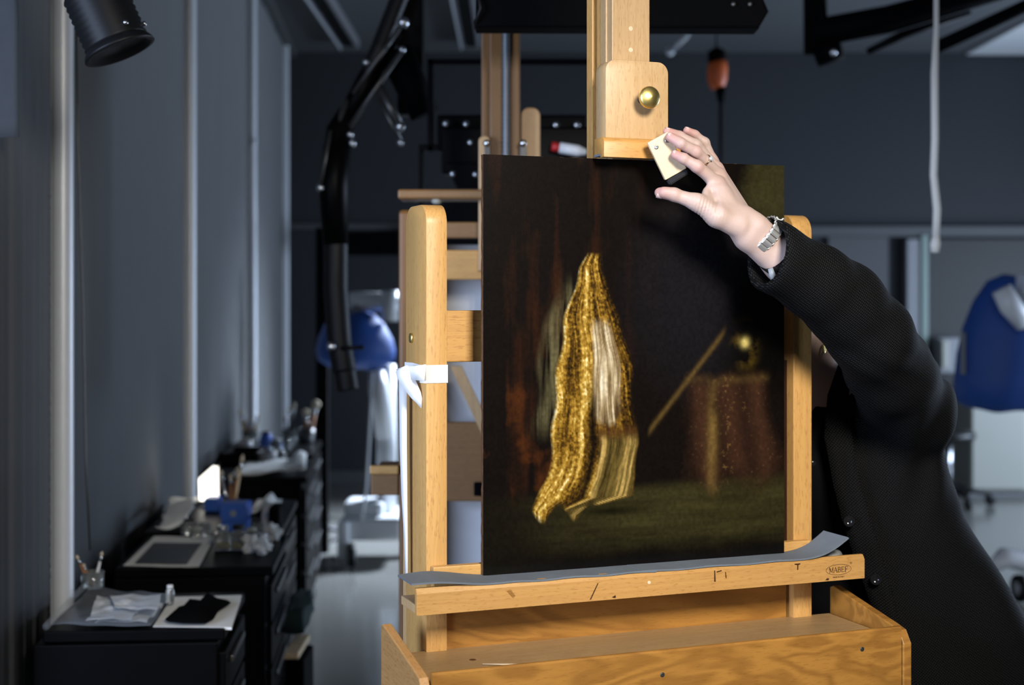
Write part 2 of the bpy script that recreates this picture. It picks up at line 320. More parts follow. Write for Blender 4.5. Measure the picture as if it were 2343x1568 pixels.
# doorway on the right of the back wall
d1 = struct('door_1', box(B(), 2.62, 3.12, YB - .02, YB + .03, 0, 2.05, .004), M['walll']); WM[d1.name] = Matrix.Translation(d1.location)
b2 = B(); box(b2, 3.25, 3.36, YB - .10, YB, 0.0, 2.03, .008); O('door_jamb', b2, M['greyp'], d1)
b2 = B(); box(b2, 3.365, 3.42, YB - .12, YB, 0.0, 2.06, .006); O('glass_edge', b2, M['greenglass'], d1, label='pale green glass edge of the door')
b2 = B(); box(b2, 3.44, 5.5, YB - .03, YB + .03, 0.0, 2.03, .004); O('door_leaf', b2, mat('door_grey', (.026, .026, .026), .6), d1)
o = T('socket_panel', 'small pale wall box beside the blue cover on the right', 'wall box', V(2170, 850, 11.6))
O('back_plate', box(B(), 3.47, 3.66, 11.56, YB + .0, 0.93, 1.22, .01), M['greyp'], o); O('cover', box(B(), 3.48, 3.535, 11.50, 11.57, .97, 1.2, .01), M['cream'], o)

# ------------------------------------------------------------------ ceiling equipment
for i, (x0, lab) in enumerate(((-1.27, 'unlit linear ceiling lamp nearest the left wall'), (-.32, 'unlit linear ceiling lamp above the black extraction arm'))):
    o = T('ceiling_lamp', lab, 'ceiling lamp', (x0, 10, ZC), group='linear ceiling lamps')
    O('housing', box(B(), x0 - .07, x0 + .07, 7.2, 11.2, ZC - .07, ZC, .008), M['greyp'], o)
    O('side_rail', box(B(), x0 - .085, x0 - .072, 7.2, 11.2, ZC - .085, ZC - .01, .003), M['alu'], o)
    O('louvre', box(B(), x0 - .045, x0 + .045, 7.3, 11.1, ZC - .078, ZC - .071, .002), M['rubber'], o)
bm = B(); box(bm, 3.75, 5.8, 9.2, 11.75, ZC - .03, ZC - .001, .004); O('ceiling_panel', bm, M['white'], None, label='pale ceiling panel in the upper right corner at the back wall', cat='ceiling panel')
bm = B(); tube(bm, [V(1534, 118, 9.5), V(1570, 84, 9.0)], .016, 10); bmesh.ops.create_uvsphere(bm, u_segments=10, v_segments=8, radius=.03, matrix=Matrix.Translation(V(1533, 118, 9.5)))
tube(bm, [V(1570, 84, 9.0), V(1640, 20, 8.6) + Vector((0, 0, .12)), Vector((V(1640, 20, 8.6).x, 8.6, ZC))], .014, 8)
O('ceiling_hook', bm, M['alu'], None, True, label='short metal rod slanting below the ceiling behind the easel mast', cat='rod')
# big black lamp hood over the easel
o = T('lamp_hood', 'large black lamp housing hanging over the easel mast', 'lamp', V(1420, 78, 3.7))
bm = B(); y0, y1 = 3.45, 4.15; P = lambda x, y, d: V(x, y, d)
poly = [(1088, 62), (1738, 64), (1760, 26), (1736, -30), (1736, -150), (1088, -150)]
prism(bm, poly, lambda p, q: V(p, q, 3.45), lambda p, q: V(p, q, 3.45) + Vector((0, .09, 0)), bev=.006); O('housing', bm, M['blackm'], o)
for px in (1678, 1716): O('bolt', lathe(B(), [(.006, 0), (.006, .003), (.003, .005)], V(px, 10, 3.445), (0, -1, 0), 10), M['darksteel'], o, True)
O('power_cord', tube(B(), [V(1092, -30, 3.44), V(1100, 20, 3.43), V(1088, 50, 3.44), V(1090, 66, 3.5)], .004, 8), M['rubber'], o, True)
for px in (1200, 1640):
    q = V(px, -150, 3.5); O('suspension_rod', tube(B(), [(q.x, 3.5, q.z - .01), (q.x, 3.5, ZC)], .012, 10), M['darksteel'], o, True)

def corrugated(bm, pts, r, pitch, n=18, depth=.12):
    """flexible hose: rings along a polyline"""
    pts = [Vector(p) for p in pts]; out = []; rr = []
    L = [0]
    for a, b in zip(pts, pts[1:]): L.append(L[-1] + (b - a).length)
    N = int(L[-1] / pitch * 2)
    for i in range(N + 1):
        s = L[-1] * i / N; j = max(k for k in range(len(L)) if L[k] <= s + 1e-9); j = min(j, len(pts) - 2)
        t = (s - L[j]) / (L[j + 1] - L[j]); out.append(pts[j].lerp(pts[j + 1], t)); rr.append(r * (1 + (depth if i % 2 else -depth * .3)))
    return tube(bm, out, rr, n)
# extraction nozzle in the upper left
o = T('extraction_nozzle', 'black ribbed extraction nozzle hanging in the upper left corner', 'extraction nozzle', V(270, 110, 3.0))
ax = (V(272, 112, 2.95) - V(205, -40, 2.95)).normalized(); c = V(272, 112, 2.95)
O('flange', lathe(B(), [(.060, -.016), (.066, -.012), (.074, .0), (.076, .006), (.066, .007), (.060, -.004)], c, ax, 32), M['rubber'], o, True)
O('nozzle_body', corrugated(B(), [c - ax * .01, c - ax * .13], .064, .013, 28, .05), M['rubber'], o, True)
O('hose', corrugated(B(), [c - ax * .125, c - ax * .3, c - ax * .5 + Vector((.05, -.02, .1)), Vector((c.x - .08, 2.92, ZC - .1)), Vector((c.x - .08, 2.92, ZC))], .055, .02, 20, .06), M['rubber'], o, True)
for a in (0, 1, 2):
    u, w = frame(ax); t = R(200 + 60 * a); O('bolt', lathe(B(), [(.006, 0), (.005, .006)], c - ax * .03 + (u * math.cos(t) + w * math.sin(t)) * .066, u * math.cos(t) + w * math.sin(t), 8), M['steel'], o, True)
# articulated extraction arm
o = T('fume_extractor', 'black articulated extraction arm with flexible hose left of the easel', 'extraction arm', V(790, 895, 4.8))
Y = 4.8
O('ceiling_column', box(B(), V(908, 0, Y).x, V(968, 0, Y).x, Y, Y + .1, V(0, 262, Y).z, ZC, .01), M['black'], o)
O('swivel_hub', tube(B(), [V(905, 120, Y - .04), V(972, 262, Y - .04)], [.06, .05], 16), M['blackm'], o, True)
O('upper_hose', corrugated(B(), [Vector((V(960, -120, Y).x, Y - .04, ZC)), V(915, -10, Y - .06), V(868, 110, Y - .08), V(832, 190, Y - .08)], .028, .016, 16, .12), M['rubber'], o, True)
O('upper_tube', tube(B(), [V(900, 70, Y - .04), V(838, 185, Y - .08), V(782, 292, Y - .1)], [.032, .036, .034], 16), M['black'], o, True)
O('elbow', tube(B(), [V(800, 255, Y - .1), V(778, 300, Y - .1), V(768, 350, Y - .1)], [.036, .046, .044], 16), M['blackm'], o, True)
O('lower_tube', tube(B(), [V(776, 300, Y - .1), V(762, 420, Y - .1), V(768, 560, Y - .1)], [.044, .050, .042], 18), M['black'], o, True)
O('spiral_hose', corrugated(B(), [V(768, 545, Y - .1), V(768, 660, Y - .1), V(776, 780, Y - .1), V(788, 850, Y - .1)], .040, .022, 18, .03), M['rubber'], o, True)
O('nozzle', corrugated(B(), [V(782, 810, Y - .1), V(796, 893, Y - .1)], .036, .012, 18, .07), M['rubber'], o, True)
for p, q, r in (((922, 52), (808, 215), .008), ((922, 112), (800, 290), .009), ((868, 200), (914, 288), .016), ((865, 225), (916, 322), .008), ((792, 228), (748, 395), .011), ((760, 300), (734, 428), .011)):
    O('tension_rod', tube(B(), [V(p[0], p[1], Y - .13), V(q[0], q[1], Y - .13)], r, 10), M['darksteel'], o, True)
for px, py, r in ((922, 52, .020), (920, 114, .012), (838, 143, .012), (801, 308, .012), (806, 328, .013), (915, 290, .018), (916, 326, .012), (733, 430, .014), (758, 793, .016)):
    b2 = B(); bmesh.ops.create_uvsphere(b2, u_segments=12, v_segments=8, radius=r, matrix=Matrix.Translation(V(px, py, Y - .15))); tube(b2, [V(px, py, Y - .15), V(px, py, Y - .15) + Vector((0, .07, 0))], r * .5, 8); O('joint_bolt', b2, M['steel'], o, True)
O('lever', tube(B(), [V(780, 797, Y - .14), V(832, 795, Y - .16)], .007, 8), M['rubber'], o, True)
# black swing arm top right
o = T('swing_arm', 'black ceiling swing arm with slanting beams in the upper right', 'swing arm', V(1865, 120, 6.0))
O('post', tube(B(), [V(1866, 122, 6.0), Vector((V(1862, 0, 6.0).x, 6.0, ZC))], .05, 16), M['blackm'], o, True)
O('beam', tube(B(), [V(1850, 78, 6.0), V(2030, 45, 6.0), V(2330, -40, 6.0), V(2600, -115, 6.0)], [.06, .06, .05, .05], 14), M['blackm'], o, True)
O('lower_beam', tube(B(), [V(2142, 108, 6.1), V(2360, 8, 6.1), V(2600, -100, 6.1)], [.028, .03, .03], 12), M['blackm'], o, True)
O('spring_rod', tube(B(), [V(1985, 118, 6.0), V(2060, 82, 6.0), V(2220, 30, 6.0)], [.014, .02, .012], 10), M['black'], o, True)
O('bolt', lathe(B(), [(.016, 0), (.014, .014), (.006, .02)], V(1906, 120, 5.93), (0, -1, 0), 12), M['steel'], o, True)
O('joint', tube(B(), [V(1866, 128, 6.02), V(1925, 108, 5.98)], .05, 14), M['blackm'], o, True)
# orange socket on its cord
o = T('hanging_socket', 'orange plug socket with black top hanging from the ceiling', 'socket', V(1645, 220, 8.0))
q = V(1642, 160, 8)
O('cord', tube(B(), [(q.x, 8, ZC), V(1640, 110, 8)], .008, 8), M['rubber'], o, True)
O('cap', lathe(B(), [(.02, .07), (.05, .05), (.052, 0), (.048, -.02)], V(1640, 138, 8), (0, 0, 1), 16), M['blackm'], o, True)
O('socket_body', lathe(B(), [(.050, 0), (.058, -.04), (.056, -.10), (.045, -.14), (.03, -.16)], V(1642, 140, 8), (0.03, 0, 1), 18), M['orange'], o, True)
O('plug', tube(B(), [V(1648, 200, 7.99), V(1650, 235, 8)], [.032, .018], 12), M['blackm'], o, True)
O('lower_cord', tube(B(), [V(1649, 230, 8), V(1650, 400, 8), V(1652, 620, 8)], .011, 8), M['rubber'], o, True)
# white pull cord
o = T('pull_cord', 'white pull cord hanging with a knotted end on the right', 'cord', V(2140, 580, 4.6))
O('rope', tube(B(), [Vector((V(2142, 0, 4.6).x, 4.6, ZC)), V(2142, 60, 4.6), V(2138, 170, 4.6), V(2139, 320, 4.6), V(2136, 400, 4.6), V(2144, 480, 4.6), V(2141, 545, 4.6)], [.008, .008, .012, .012, .012, .013, .012], 12), M['paper'], o, True)
O('knot', tube(B(), [V(2142, 540, 4.6), V(2140, 560, 4.6), V(2139, 578, 4.6)], [.012, .017, .013], 12), M['paper'], o, True)

# ------------------------------------------------------------------ microscopes far behind
def castor(parent, c, r):
    O('castor', lathe(B(), [(r * .4, -.02), (r, -.016), (r, .016), (r * .4, .02)], c, (1, .2, 0), 18), M['rubber'], parent, True)
    O('castor_hub', lathe(B(), [(r * .5, -.026), (r * .5, .026)], c, (1, .2, 0), 14), M['greyp'], parent, True)
Y = 8.3
o = T('microscope_stand', 'white surgical microscope on wheels far left of the easel', 'microscope', (V(850, 0, Y).x, Y, 0), group='microscopes at the back')
O('base', box(B(), V(782, 0, Y).x, V(925, 0, Y).x, Y - .1, Y + .35, .14, .28, .03), M['white'], o); O('front_foot', box(B(), V(778, 0, Y).x, V(805, 0, Y).x, Y - .16, Y + .02, .03, .26, .02), M['white'], o)
O('motor_cover', box(B(), V(788, 0, Y).x, V(880, 0, Y).x, Y - .06, Y + .2, .26, .36, .03), M['white'], o)
castor(o, Vector((V(812, 0, Y).x, Y - .18, .075)), .07); castor(o, Vector((V(920, 0, Y).x, Y + .2, .075)), .07)
O('column', tube(B(), [(V(882, 0, Y).x, Y + .1, .25), (V(880, 0, Y).x, Y + .1, 1.15)], [.06, .055], 20), M['white'], o, True)
O('neck', tube(B(), [V(880, 1000, Y + .05), V(868, 900, Y), V(862, 850, Y)], [.05, .06, .045], 16), M['white'], o, True)
O('arm', tube(B(), [V(800, 688, Y), V(870, 690, Y), V(960, 684, Y)], [.05, .055, .05], 16), M['white'], o, True)
O('arm_joint', tube(B(), [V(892, 665, Y - .05), V(892, 735, Y - .05)], .05, 16), M['white'], o, True)
O('head_tube', tube(B(), [V(818, 688, Y), V(815, 760, Y)], .045, 14), M['greyp'], o, True)
O('cable', tube(B(), [V(852, 850, Y - .05), V(845, 1000, Y - .06), V(838, 1120, Y - .08), V(828, 1190, Y - .1)], .008, 8), M['white'], o, True)
def cover(name, outline, Y, dep, label, m, rnd=0):
    """draped bag: horizontal rings whose half width follows the outline of left and right edges"""
    bm = B(); n = 28; rings = []
    for k, (x0, x1, y) in enumerate(outline):
        a, b = V(x0, y, Y), V(x1, y, Y); c = (a + b) / 2; hw = (b - a).length / 2; ring = []
        for q in range(n):
            t = 2 * math.pi * q / n; f = 1 + .06 * math.sin(5 * t + k * .6 + rnd) + .03 * math.sin(9 * t + k + rnd)
            ring.append(bm.verts.new(c + Vector((math.cos(t) * hw, math.sin(t) * hw * dep * f, .006 * math.sin(4 * t + k)))))
        rings.append(ring)
    for a, b in zip(rings, rings[1:]):
        for q in range(n): bm.faces.new((a[q], a[(q + 1) % n], b[(q + 1) % n], b[q]))
    bm.faces.new(rings[0])
    return O(name, bm, m, None, True, label=label, cat='dust cover', group='blue microscope covers')
c1 = cover('dust_cover', [(800, 835, 712), (765, 858, 722), (742, 880, 745), (728, 898, 775), (723, 905, 800), (728, 903, 822), (750, 880, 838), (790, 850, 846)], Y, .8, 'blue dust cover over the microscope left of the easel', M['bluecov'])
b2 = B(); box(b2, V(790, 0, Y).x, V(905, 0, Y).x, Y + .14, Y + .2, 1.72, 1.86, .01); 
o2 = O('instrument_rail', box(B(), V(788, 0, 10.8).x, V(915, 0, 10.8).x, 10.7, 10.9, V(0, 584, 10.8).z, V(0, 530, 10.8).z, .01), M['blackm'], None, label='black horizontal rail on the back wall above the left microscope', cat='rail'); b2.free()
Y = 7.3
o = T('microscope_stand', 'white surgical microscope on wheels at the right edge', 'microscope', (V(2330, 0, Y).x, Y, 0), group='microscopes at the back')
O('head_block', box(B(), V(2306, 0, Y).x, V(2380, 0, Y).x, Y - .3, Y - .1, V(0, 752, Y).z, V(0, 628, Y).z, .015), M['white'], o)
O('head_arm', tube(B(), [V(2292, 662, Y - .32), V(2312, 700, Y - .32), V(2345, 740, Y - .3)], [.05, .055, .05], 14), M['white'], o, True)
O('column', tube(B(), [(V(2390, 0, Y).x, Y, .2), (V(2390, 0, Y).x, Y, 1.75)], .07, 18), M['white'], o, True)
bm = B(); tube(bm, [V(2268, 1300, Y - .1), V(2300, 1276, Y - .1), V(2360, 1290, Y), V(2440, 1310, Y)], [.04, .07, .08, .08], 16, sy=.7); O('base', bm, M['white'], o, True)
castor(o, Vector((V(2318, 0, Y).x, Y - .1, .075)), .07)
c2 = cover('dust_cover', [(2290, 2350, 630), (2258, 2400, 645), (2228, 2440, 690), (2204, 2460, 750), (2190, 2470, 810), (2184, 2470, 870), (2186, 2462, 915), (2210, 2440, 932), (2250, 2400, 940)], Y, .55, 'large blue dust cover over the microscope at the right edge', M['bluecov'], 2)
WM[c2.name] = Matrix.Translation(c2.location)
bm = B(); box(bm, V(2187, 0, Y).x, V(2197, 0, Y).x, Y - .09, Y - .07, V(0, 855, Y).z, V(0, 760, Y).z, .003); O('printed_tag', bm, M['lining'], c2, label='pale rectangular patch printed on the edge')
for px in (2193, 2340): pass
o = T('storage_cabinet', 'cream cabinet standing at the back wall behind the right microscope', 'cabinet', (V(2290, 0, 11.3).x, 11.3, 0))
O('body', box(B(), V(2196, 0, 11.3).x, V(2420, 0, 11.3).x, 11.05, 11.6, .04, .83, .01), M['cream'], o); O('door', box(B(), V(2200, 0, 11.3).x, V(2318, 0, 11.3).x, 11.03, 11.05, .06, .81, .006), M['cream'], o); O('plinth', box(B(), V(2200, 0, 11.3).x, V(2416, 0, 11.3).x, 11.1, 11.6, 0, .05), M['greyp'], o)
o = T('swivel_stool', 'black stool on a castor base behind the woman', 'stool', (V(2170, 0, 10.6).x, 10.6, 0)); cx = V(2170, 0, 10.6).x
O('gas_column', tube(B(), [(cx, 10.6, .1), (cx, 10.6, .5)], .03, 12), M['steel'], o, True)
O('seat', lathe(B(), [(.05, .48), (.19, .49), (.2, .52), (.19, .55), (.05, .56)], (cx, 10.6, 0), (0, 0, 1), 24), M['leather'], o, True)
for a in range(5):
    t = R(72 * a - 8); e = Vector((cx + .3 * math.cos(t), 10.6 + .3 * math.sin(t), .09)); g = O('foot', tube(B(), [(cx, 10.6, .14), e], [.028, .016], 10), M['rubber'], o, True)
    O('castor', lathe(B(), [(.03, -.018), (.04, -.012), (.04, .012), (.03, .018)], (e.x, e.y, .042), (-math.sin(t), math.cos(t), 0), 12), M['rubber'], g, True)
# black stand seen as a dark post at the end of the cabinets
bm = B(); box(bm, V(722, 0, 8.6).x, V(750, 0, 8.6).x, 8.6, 8.66, 0, V(0, 520, 8.6).z, .006); O('dark_post', bm, M['blackm'], None, label='tall thin black post behind the extraction arm nozzle', cat='post')
bm = B(); tube(bm, [(V(775, 0, 9.4).x, 9.4, .012), (V(720, 0, 9.5).x, 9.5, .014), (V(742, 0, 9.9).x, 9.9, .014), (V(800, 0, 9.8).x, 9.8, .014), (V(815, 0, 9.3).x, 9.3, .014), (V(760, 0, 9.0).x, 9.0, .014)], .012, 8); O('floor_cable', bm, M['greyp'], None, True, label='grey cable lying in a loop on the floor behind the cabinets', cat='cable')

# ------------------------------------------------------------------ black drawer cabinets along the wall
def cabinet(label, px_r, Y, w, d, h, nd=5, topinset=0.0):
    x = V(px_r, 0, Y).x
    o = T('drawer_cabinet', label, 'cabinet', (x, Y, 0), R(4.4), 'black drawer cabinets along the left wall')
    O('body', box(B(), -w, -.018, 0, d, .06, h - .03, .004), M['black'], o, local=True)
    O('top', box(B(), -w + topinset, .004 - topinset * .3, topinset * .5, d, h - .028, h, .004), M['black'], o, local=True)
    O('plinth', box(B(), -w + .03, -.04, .02, d - .02, 0, .07), M['blackm'], o, local=True)
    dh = (h - .12) / nd
    for i in range(nd):
        z = .075 + i * dh
        dr = O('drawer', box(B(), -.020, 0, .012, d - .012, z, z + dh - .012, .004), M['black'], o, local=True)
        O('handle', box(B(), 0, .010, d * .2, d * .8, z + dh * .55, z + dh * .55 + .018, .004), M['darksteel'], dr, local=True)
    return o
cabinet('black drawer cabinet nearest the lens, under the white board', 515, 3.42, .452, .44, .75, 5, .02)
cabinet('second black drawer cabinet from the lens, under the photo print', 622, 4.22, .46, .56, .75)
cabinet('black drawer cabinet under the blue box and the lit lamp', 640, 4.86, .46, .76, .75)
cabinet('black drawer cabinet under the folded white cloth', 700, 6.32, .46, .72, .75)
cabinet('last black drawer cabinet of the row, under the brush jars', 716, 7.12, .46, .72, .76)
Z0 = .751
def on(px, py, z=Z0):
    """point on a table top of height z seen at px, py"""
    return V(px, py, FPX * (EYE - z) / (py - HOR))
def jar(name, label, p, r, h, m, lid=None, liquid=None, group=None, cat='jar', neck=True, square=False):
    o = T(name, label, cat, p, 0, group)
    if square:
        b2 = B(); box(b2, p.x - r, p.x + r, p.y - r, p.y + r, p.z, p.z + h * .72, r * .25); lathe(b2, [(r * .7, h * .71), (r * .45, h * .76), (r * .45, h * .84)], p, n=16)
        O('bottle_body', b2, m, o)
    else:
        O('jar_body', lathe(B(), [(r * .94, 0), (r, .004), (r, h * .72), (r * .72, h * .82), (r * .72, h * .9)] if neck else [(r * .9, 0), (r, .004), (r, h), (r * .93, h), (r * .9, .006)], p, n=20, cap=neck), m, o, True)
    if lid: O('lid', lathe(B(), [(r * .66, h * .82), (r * .7, h * .83), (r * .7, h), (r * .62, h * 1.01)], p, n=18), lid, o, True)
    if liquid: O('liquid', lathe(B(), [(r * .78, .004), (r * .8, h * .38)], p, n=16), liquid, o, True)
    return o
def brush(label, p, q, r, m, bristle=True, group='brushes in jars', fluffy=0):
    p, q = Vector(p), Vector(q); d = (q - p).normalized(); L = (q - p).length
    o = T('paint_brush', label, 'brush', p, 0, group)
    O('handle', tube(B(), [p, p.lerp(q, .35), p.lerp(q, .72)], [r * .6, r, r * .8], 8), m, o, True)
    O('ferrule', tube(B(), [p.lerp(q, .71), p.lerp(q, .86)], [r * .85, r], 8), M['steel'], o, True)
    if fluffy: O('bristles', tube(B(), [p.lerp(q, .85), p.lerp(q, .93), q, q + d * fluffy * .6], [r, fluffy * .9, fluffy, fluffy * .4], 12), M['bristle'], o, True)
    else: O('bristles', tube(B(), [p.lerp(q, .85), p.lerp(q, .93), q], [r, r * 1.15, r * .2], 8), M['bristle'], o, True)
    return o
# --- on the nearest cabinet
b2 = B(); sheet(b2, on(350, 1434), on(530, 1436), on(553, 1362), on(395, 1366), 6, 4, 0, .006); O('board', b2, M['paper'], None, label='white board lying on the nearest cabinet', cat='board')
bm = B(); c = on(455, 1400); g = []
prof = [(378, 1418), (385, 1423), (420, 1426), (470, 1426), (490, 1415), (500, 1398), (528, 1380), (520, 1375), (500, 1372), (488, 1366), (468, 1378), (440, 1380), (420, 1388), (412, 1402), (395, 1410)]
pts = [on(*p, z=Z0 + .009) for p in prof]; vt = [bm.verts.new(p + Vector((0, 0, .002))) for p in pts]; mid = sum(pts, Vector()) / len(pts)
inn = [bm.verts.new(mid.lerp(p, .6) + Vector((0, 0, .018 + .012 * mnoise.noise(p * 20)))) for p in pts]; cv = bm.verts.new(mid + Vector((0, 0, .022)))
lo = [bm.verts.new(p - Vector((0, 0, .001))) for p in pts]; N = len(pts)
for q in range(N):
    a = (q + 1) % N; bm.faces.new((vt[q], vt[a], inn[a], inn[q])); bm.faces.new((inn[q], inn[a], cv)); bm.faces.new((lo[q], lo[a], vt[a], vt[q]))
bm.faces.new(lo)
O('black_rag', bm, M['blackcloth'], None, True, label='crumpled black cloth on the white board', cat='cloth')
jar('glass_vial', 'small glass vial with white cap on the nearest cabinet', on(389, 1382, Z0 + .007), .011, .048, M['glass'], M['paper'], cat='vial')
for i, (a, b2_, c_, d_, lab) in enumerate((((215, 1432), (335, 1436), (372, 1392), (262, 1385), 'front crumpled tissue sheet under the clear film'), ((196, 1428), (300, 1428), (330, 1385), (225, 1372), 'left crumpled tissue sheet under the clear film'), ((265, 1400), (358, 1405), (372, 1372), (250, 1368), 'rear crumpled tissue sheet beside the white board'))):
    bm = B(); sheet(bm, on(*a, z=Z0 + .004 + i * .012), on(*b2_, z=Z0 + .004 + i * .012), on(*c_, z=Z0 + .004 + i * .012), on(*d_, z=Z0 + .004 + i * .012), 14, 10, .010, .0008, 3 + i * 5, sc=24); O('tissue_sheet', bm, M['tissue'], None, label=lab, cat='tissue', group='tissue sheets on the nearest cabinet')
bm = B(); sheet(bm, on(112, 1434, z=Z0 + .010), on(345, 1437, z=Z0 + .035), on(392, 1366, z=Z0 + .045), on(208, 1350, z=Z0 + .012), 16, 10, .006, .0006, 21, sc=12); O('plastic_film', bm, M['film'], None, True, label='clear plastic film over the tissue on the nearest cabinet', cat='film')
bm = B(); tube(bm, [on(106, 1434, Z0 + .012), on(150, 1385, Z0 + .012), on(208, 1328, Z0 + .012)], .009, 12); O('film_roll', bm, M['film'], None, True, label='rolled edge of clear film along the left side of the cabinet', cat='film')
jp = on(212, 1345); jar('brush_jar', 'glass jar of thin brushes at the back of the nearest cabinet', jp, .03, .045, M['glass'], neck=False)
for i, (q, lab) in enumerate((((174, 1270), 'thin brush leaning far left in the nearest jar'), ((190, 1290), 'second thin brush from the left in the nearest jar'), ((234, 1262), 'pale tipped brush leaning right in the nearest jar'))):
    brush(lab, jp + Vector(((q[0] - 212) * .0002, 0, .006)), V(q[0], q[1], jp.y), .004, M['handle'] if i < 2 else M['white'])
# --- on the second cabinet: photo print and bottles
b2 = B(); sheet(b2, on(282, 1296), on(455, 1300), on(494, 1232), on(352, 1230), 8, 6, .002, .0008, 4, fn=lambda s, t: .02 * max(0, s - .85) + .012 * max(0, t - .8)); pr = O('photo_print', b2, M['paper'], None, label='white sheet with a dark photograph printed on it, second cabinet', cat='print')
WM[pr.name] = Matrix.Translation(pr.location)
b2 = B(); sheet(b2, on(308, 1289, z=Z0 + .006), on(428, 1290, z=Z0 + .006), on(462, 1243, z=Z0 + .006), on(352, 1242, z=Z0 + .006), 6, 4, .0, .0012, 4); O('printed_image', b2, M['photo'], pr, label='dark grey printed image')
jar('square_bottle', 'clear square bottle with a label, left of the two front bottles', on(510, 1258), .026, .075, M['glass'], M['steel'], M['liquid'], 'small bottles on the second cabinet', 'bottle', square=True)
jar('square_bottle', 'clear square bottle with black cap and amber liquid', on(546, 1258), .026, .078, M['glass'], M['rubber'], M['liquid'], 'small bottles on the second cabinet', 'bottle', square=True)
b2 = B(); box(b2, 0, 0.001, 0, 0.001, 0, .001); b2.free()
for i, (px, py, r, h, l, lab) in enumerate(((432, 1222, .026, .05, 'rubber', 'low glass jar with black lid beside the crumpled cloth'), (452, 1235, .022, .04, 'cream', 'small jar with pale lid behind the photo print'), (468, 1226, .024, .045, 'greyp', 'small jar with grey lid behind the photo print'), (590, 1228, .022, .055, 'rubber', 'small glass jar with black lid right of the blue box'), (575, 1244, .024, .05, 'cream', 'squat glass jar with pale lid behind the two bottles'), (600, 1250, .022, .04, 'steel', 'squat glass jar with metal lid at the right rear edge'))):
    jar('small_jar', lab, on(px, py), r, h, M['glass'], M[l], None, 'small jars on the cabinets')
for i, (px, py, lab) in enumerate(((575, 1262, 'crumpled tissue ball right of the amber bottle'), (600, 1268, 'crumpled tissue ball at the cabinet edge'), (622, 1236, 'crumpled tissue ball near the jars by the edge'))):
    b2 = B(); bmesh.ops.create_icosphere(b2, subdivisions=3, radius=.028, matrix=Matrix.Translation(on(px, py) + Vector((0, 0, .022))))
    for v in b2.verts: v.co += Vector((1, 1, .6)) * 0 + v.normal * .022 * mnoise.noise(v.co * 55)
    O('tissue_ball', b2, M['tissue'], None, label=lab, cat='tissue', group='tissue balls on the second cabinet')
b2 = B(); sheet(b2, on(362, 1228), on(428, 1212), on(452, 1160), on(386, 1158), 14, 10, .03, .002, 9, fn=lambda s, t: .035 * math.sin(math.pi * min(1, t * 1.2)) * (.5 + .5 * s), sc=9); O('crumpled_cloth', b2, M['cloth'], None, True, label='crumpled white cloth by the wall behind the photo print', cat='cloth')
p = on(540, 1212); o = T('blue_box', 'blue plastic box with flap lid among the bottles', 'box', p)
b2 = B(); prism(b2, [(-.044, .034), (.044, .034), (.040, .0), (-.040, .0)], lambda a, b: p + Vector((a, -.04, b)), lambda a, b: p + Vector((a, .04, b)), bev=.003); O('tub', b2, M['bluebox'], o)
b2 = B(); prism(b2, [(-.047, .05), (-.047, .088), (-.040, .096), (.040, .096), (.047, .088), (.047, .05), (.038, .034), (-.038, .034)], lambda a, b: p + Vector((a, -.046, b)), lambda a, b: p + Vector((a, .044, b)), bev=.003); O('lid', b2, M['bluebox'], o)
O('label_patch', lathe(B(), [(.011, 0), (.011, .001)], p + Vector((0, -.0475, .062)), (0, -1, 0), 14), M['lining'], o)
b2 = B(); box(b2, on(466, 1172).x, on(500, 1172).x, on(466, 1172).y, on(466, 1172).y + .08, Z0, Z0 + .05, .006); O('blue_case', b2, M['bluebox'], None, label='small flat blue case below the lit lamp', cat='box')
# lit daylight lamp
p = on(480, 1160); o = T('desk_lamp', 'small lit white lamp panel by the wall', 'lamp', p)
a = V(456, 1146, p.y + .02); b = V(501, 1149, p.y - .08); c = V(500, 1068, p.y - .08); e = V(488, 1066, p.y - .04); f = V(455, 1095, p.y + .02)
b2 = B(); vs = [b2.verts.new(q) for q in (a, b, c, e, f)]; fc = b2.faces.new(vs); bmesh.ops.solidify(b2, geom=[fc], thickness=.008); O('diffuser', b2, M['lamp'], o)
O('foot', lathe(B(), [(.03, 0), (.03, .006), (.006, .01), (.005, .04)], p + Vector((0, -.02, 0)), n=16), M['white'], o, True); O('lamp_arm', tube(B(), [p + Vector((0, -.02, .01)), p + Vector((.02, 0, .05)), a.lerp(b, .5) + Vector((0, .01, .02))], .004, 8), M['white'], o, True)
jp = on(528, 1172); jar('brush_jar', 'small dark jar of wooden brushes beside the lamp', jp, .03, .05, M['darksteel'], neck=False)
for q, mm, lab in (((505, 1075), 'steel', 'brush with grey handle leaning left over the lamp'), ((528, 1085), 'handle', 'brown brush standing upright behind the blue box'), ((546, 1068), 'handle', 'long brown brush leaning right behind the blue box'), ((556, 1040), 'handlelight', 'longest pale tipped brush behind the blue box')):
    brush(lab, jp + Vector(((q[0] - 528) * .0003, 0, .006)), V(q[0], q[1], jp.y), .006, M[mm])
b2 = B(); sheet(b2, on(572, 1180), on(640, 1178), on(646, 1150), on(590, 1146), 12, 8, .012, .003, 12, fn=lambda s, t: .03 * math.exp(-((s - .5) / .2) ** 2)); O('folded_rag', b2, M['cloth'], None, True, label='white rag draped at the right rear of the jar cabinet', cat='cloth')
b2 = B(); sheet(b2, on(596, 1222), on(628, 1226), on(634, 1172), on(610, 1166), 8, 8, .012, .003, 15, fn=lambda s, t: .05 * math.sin(math.pi * t)); O('folded_rag', b2, M['tissue'], None, True, label='pale rag hanging over the jars right of the blue box', cat='cloth')
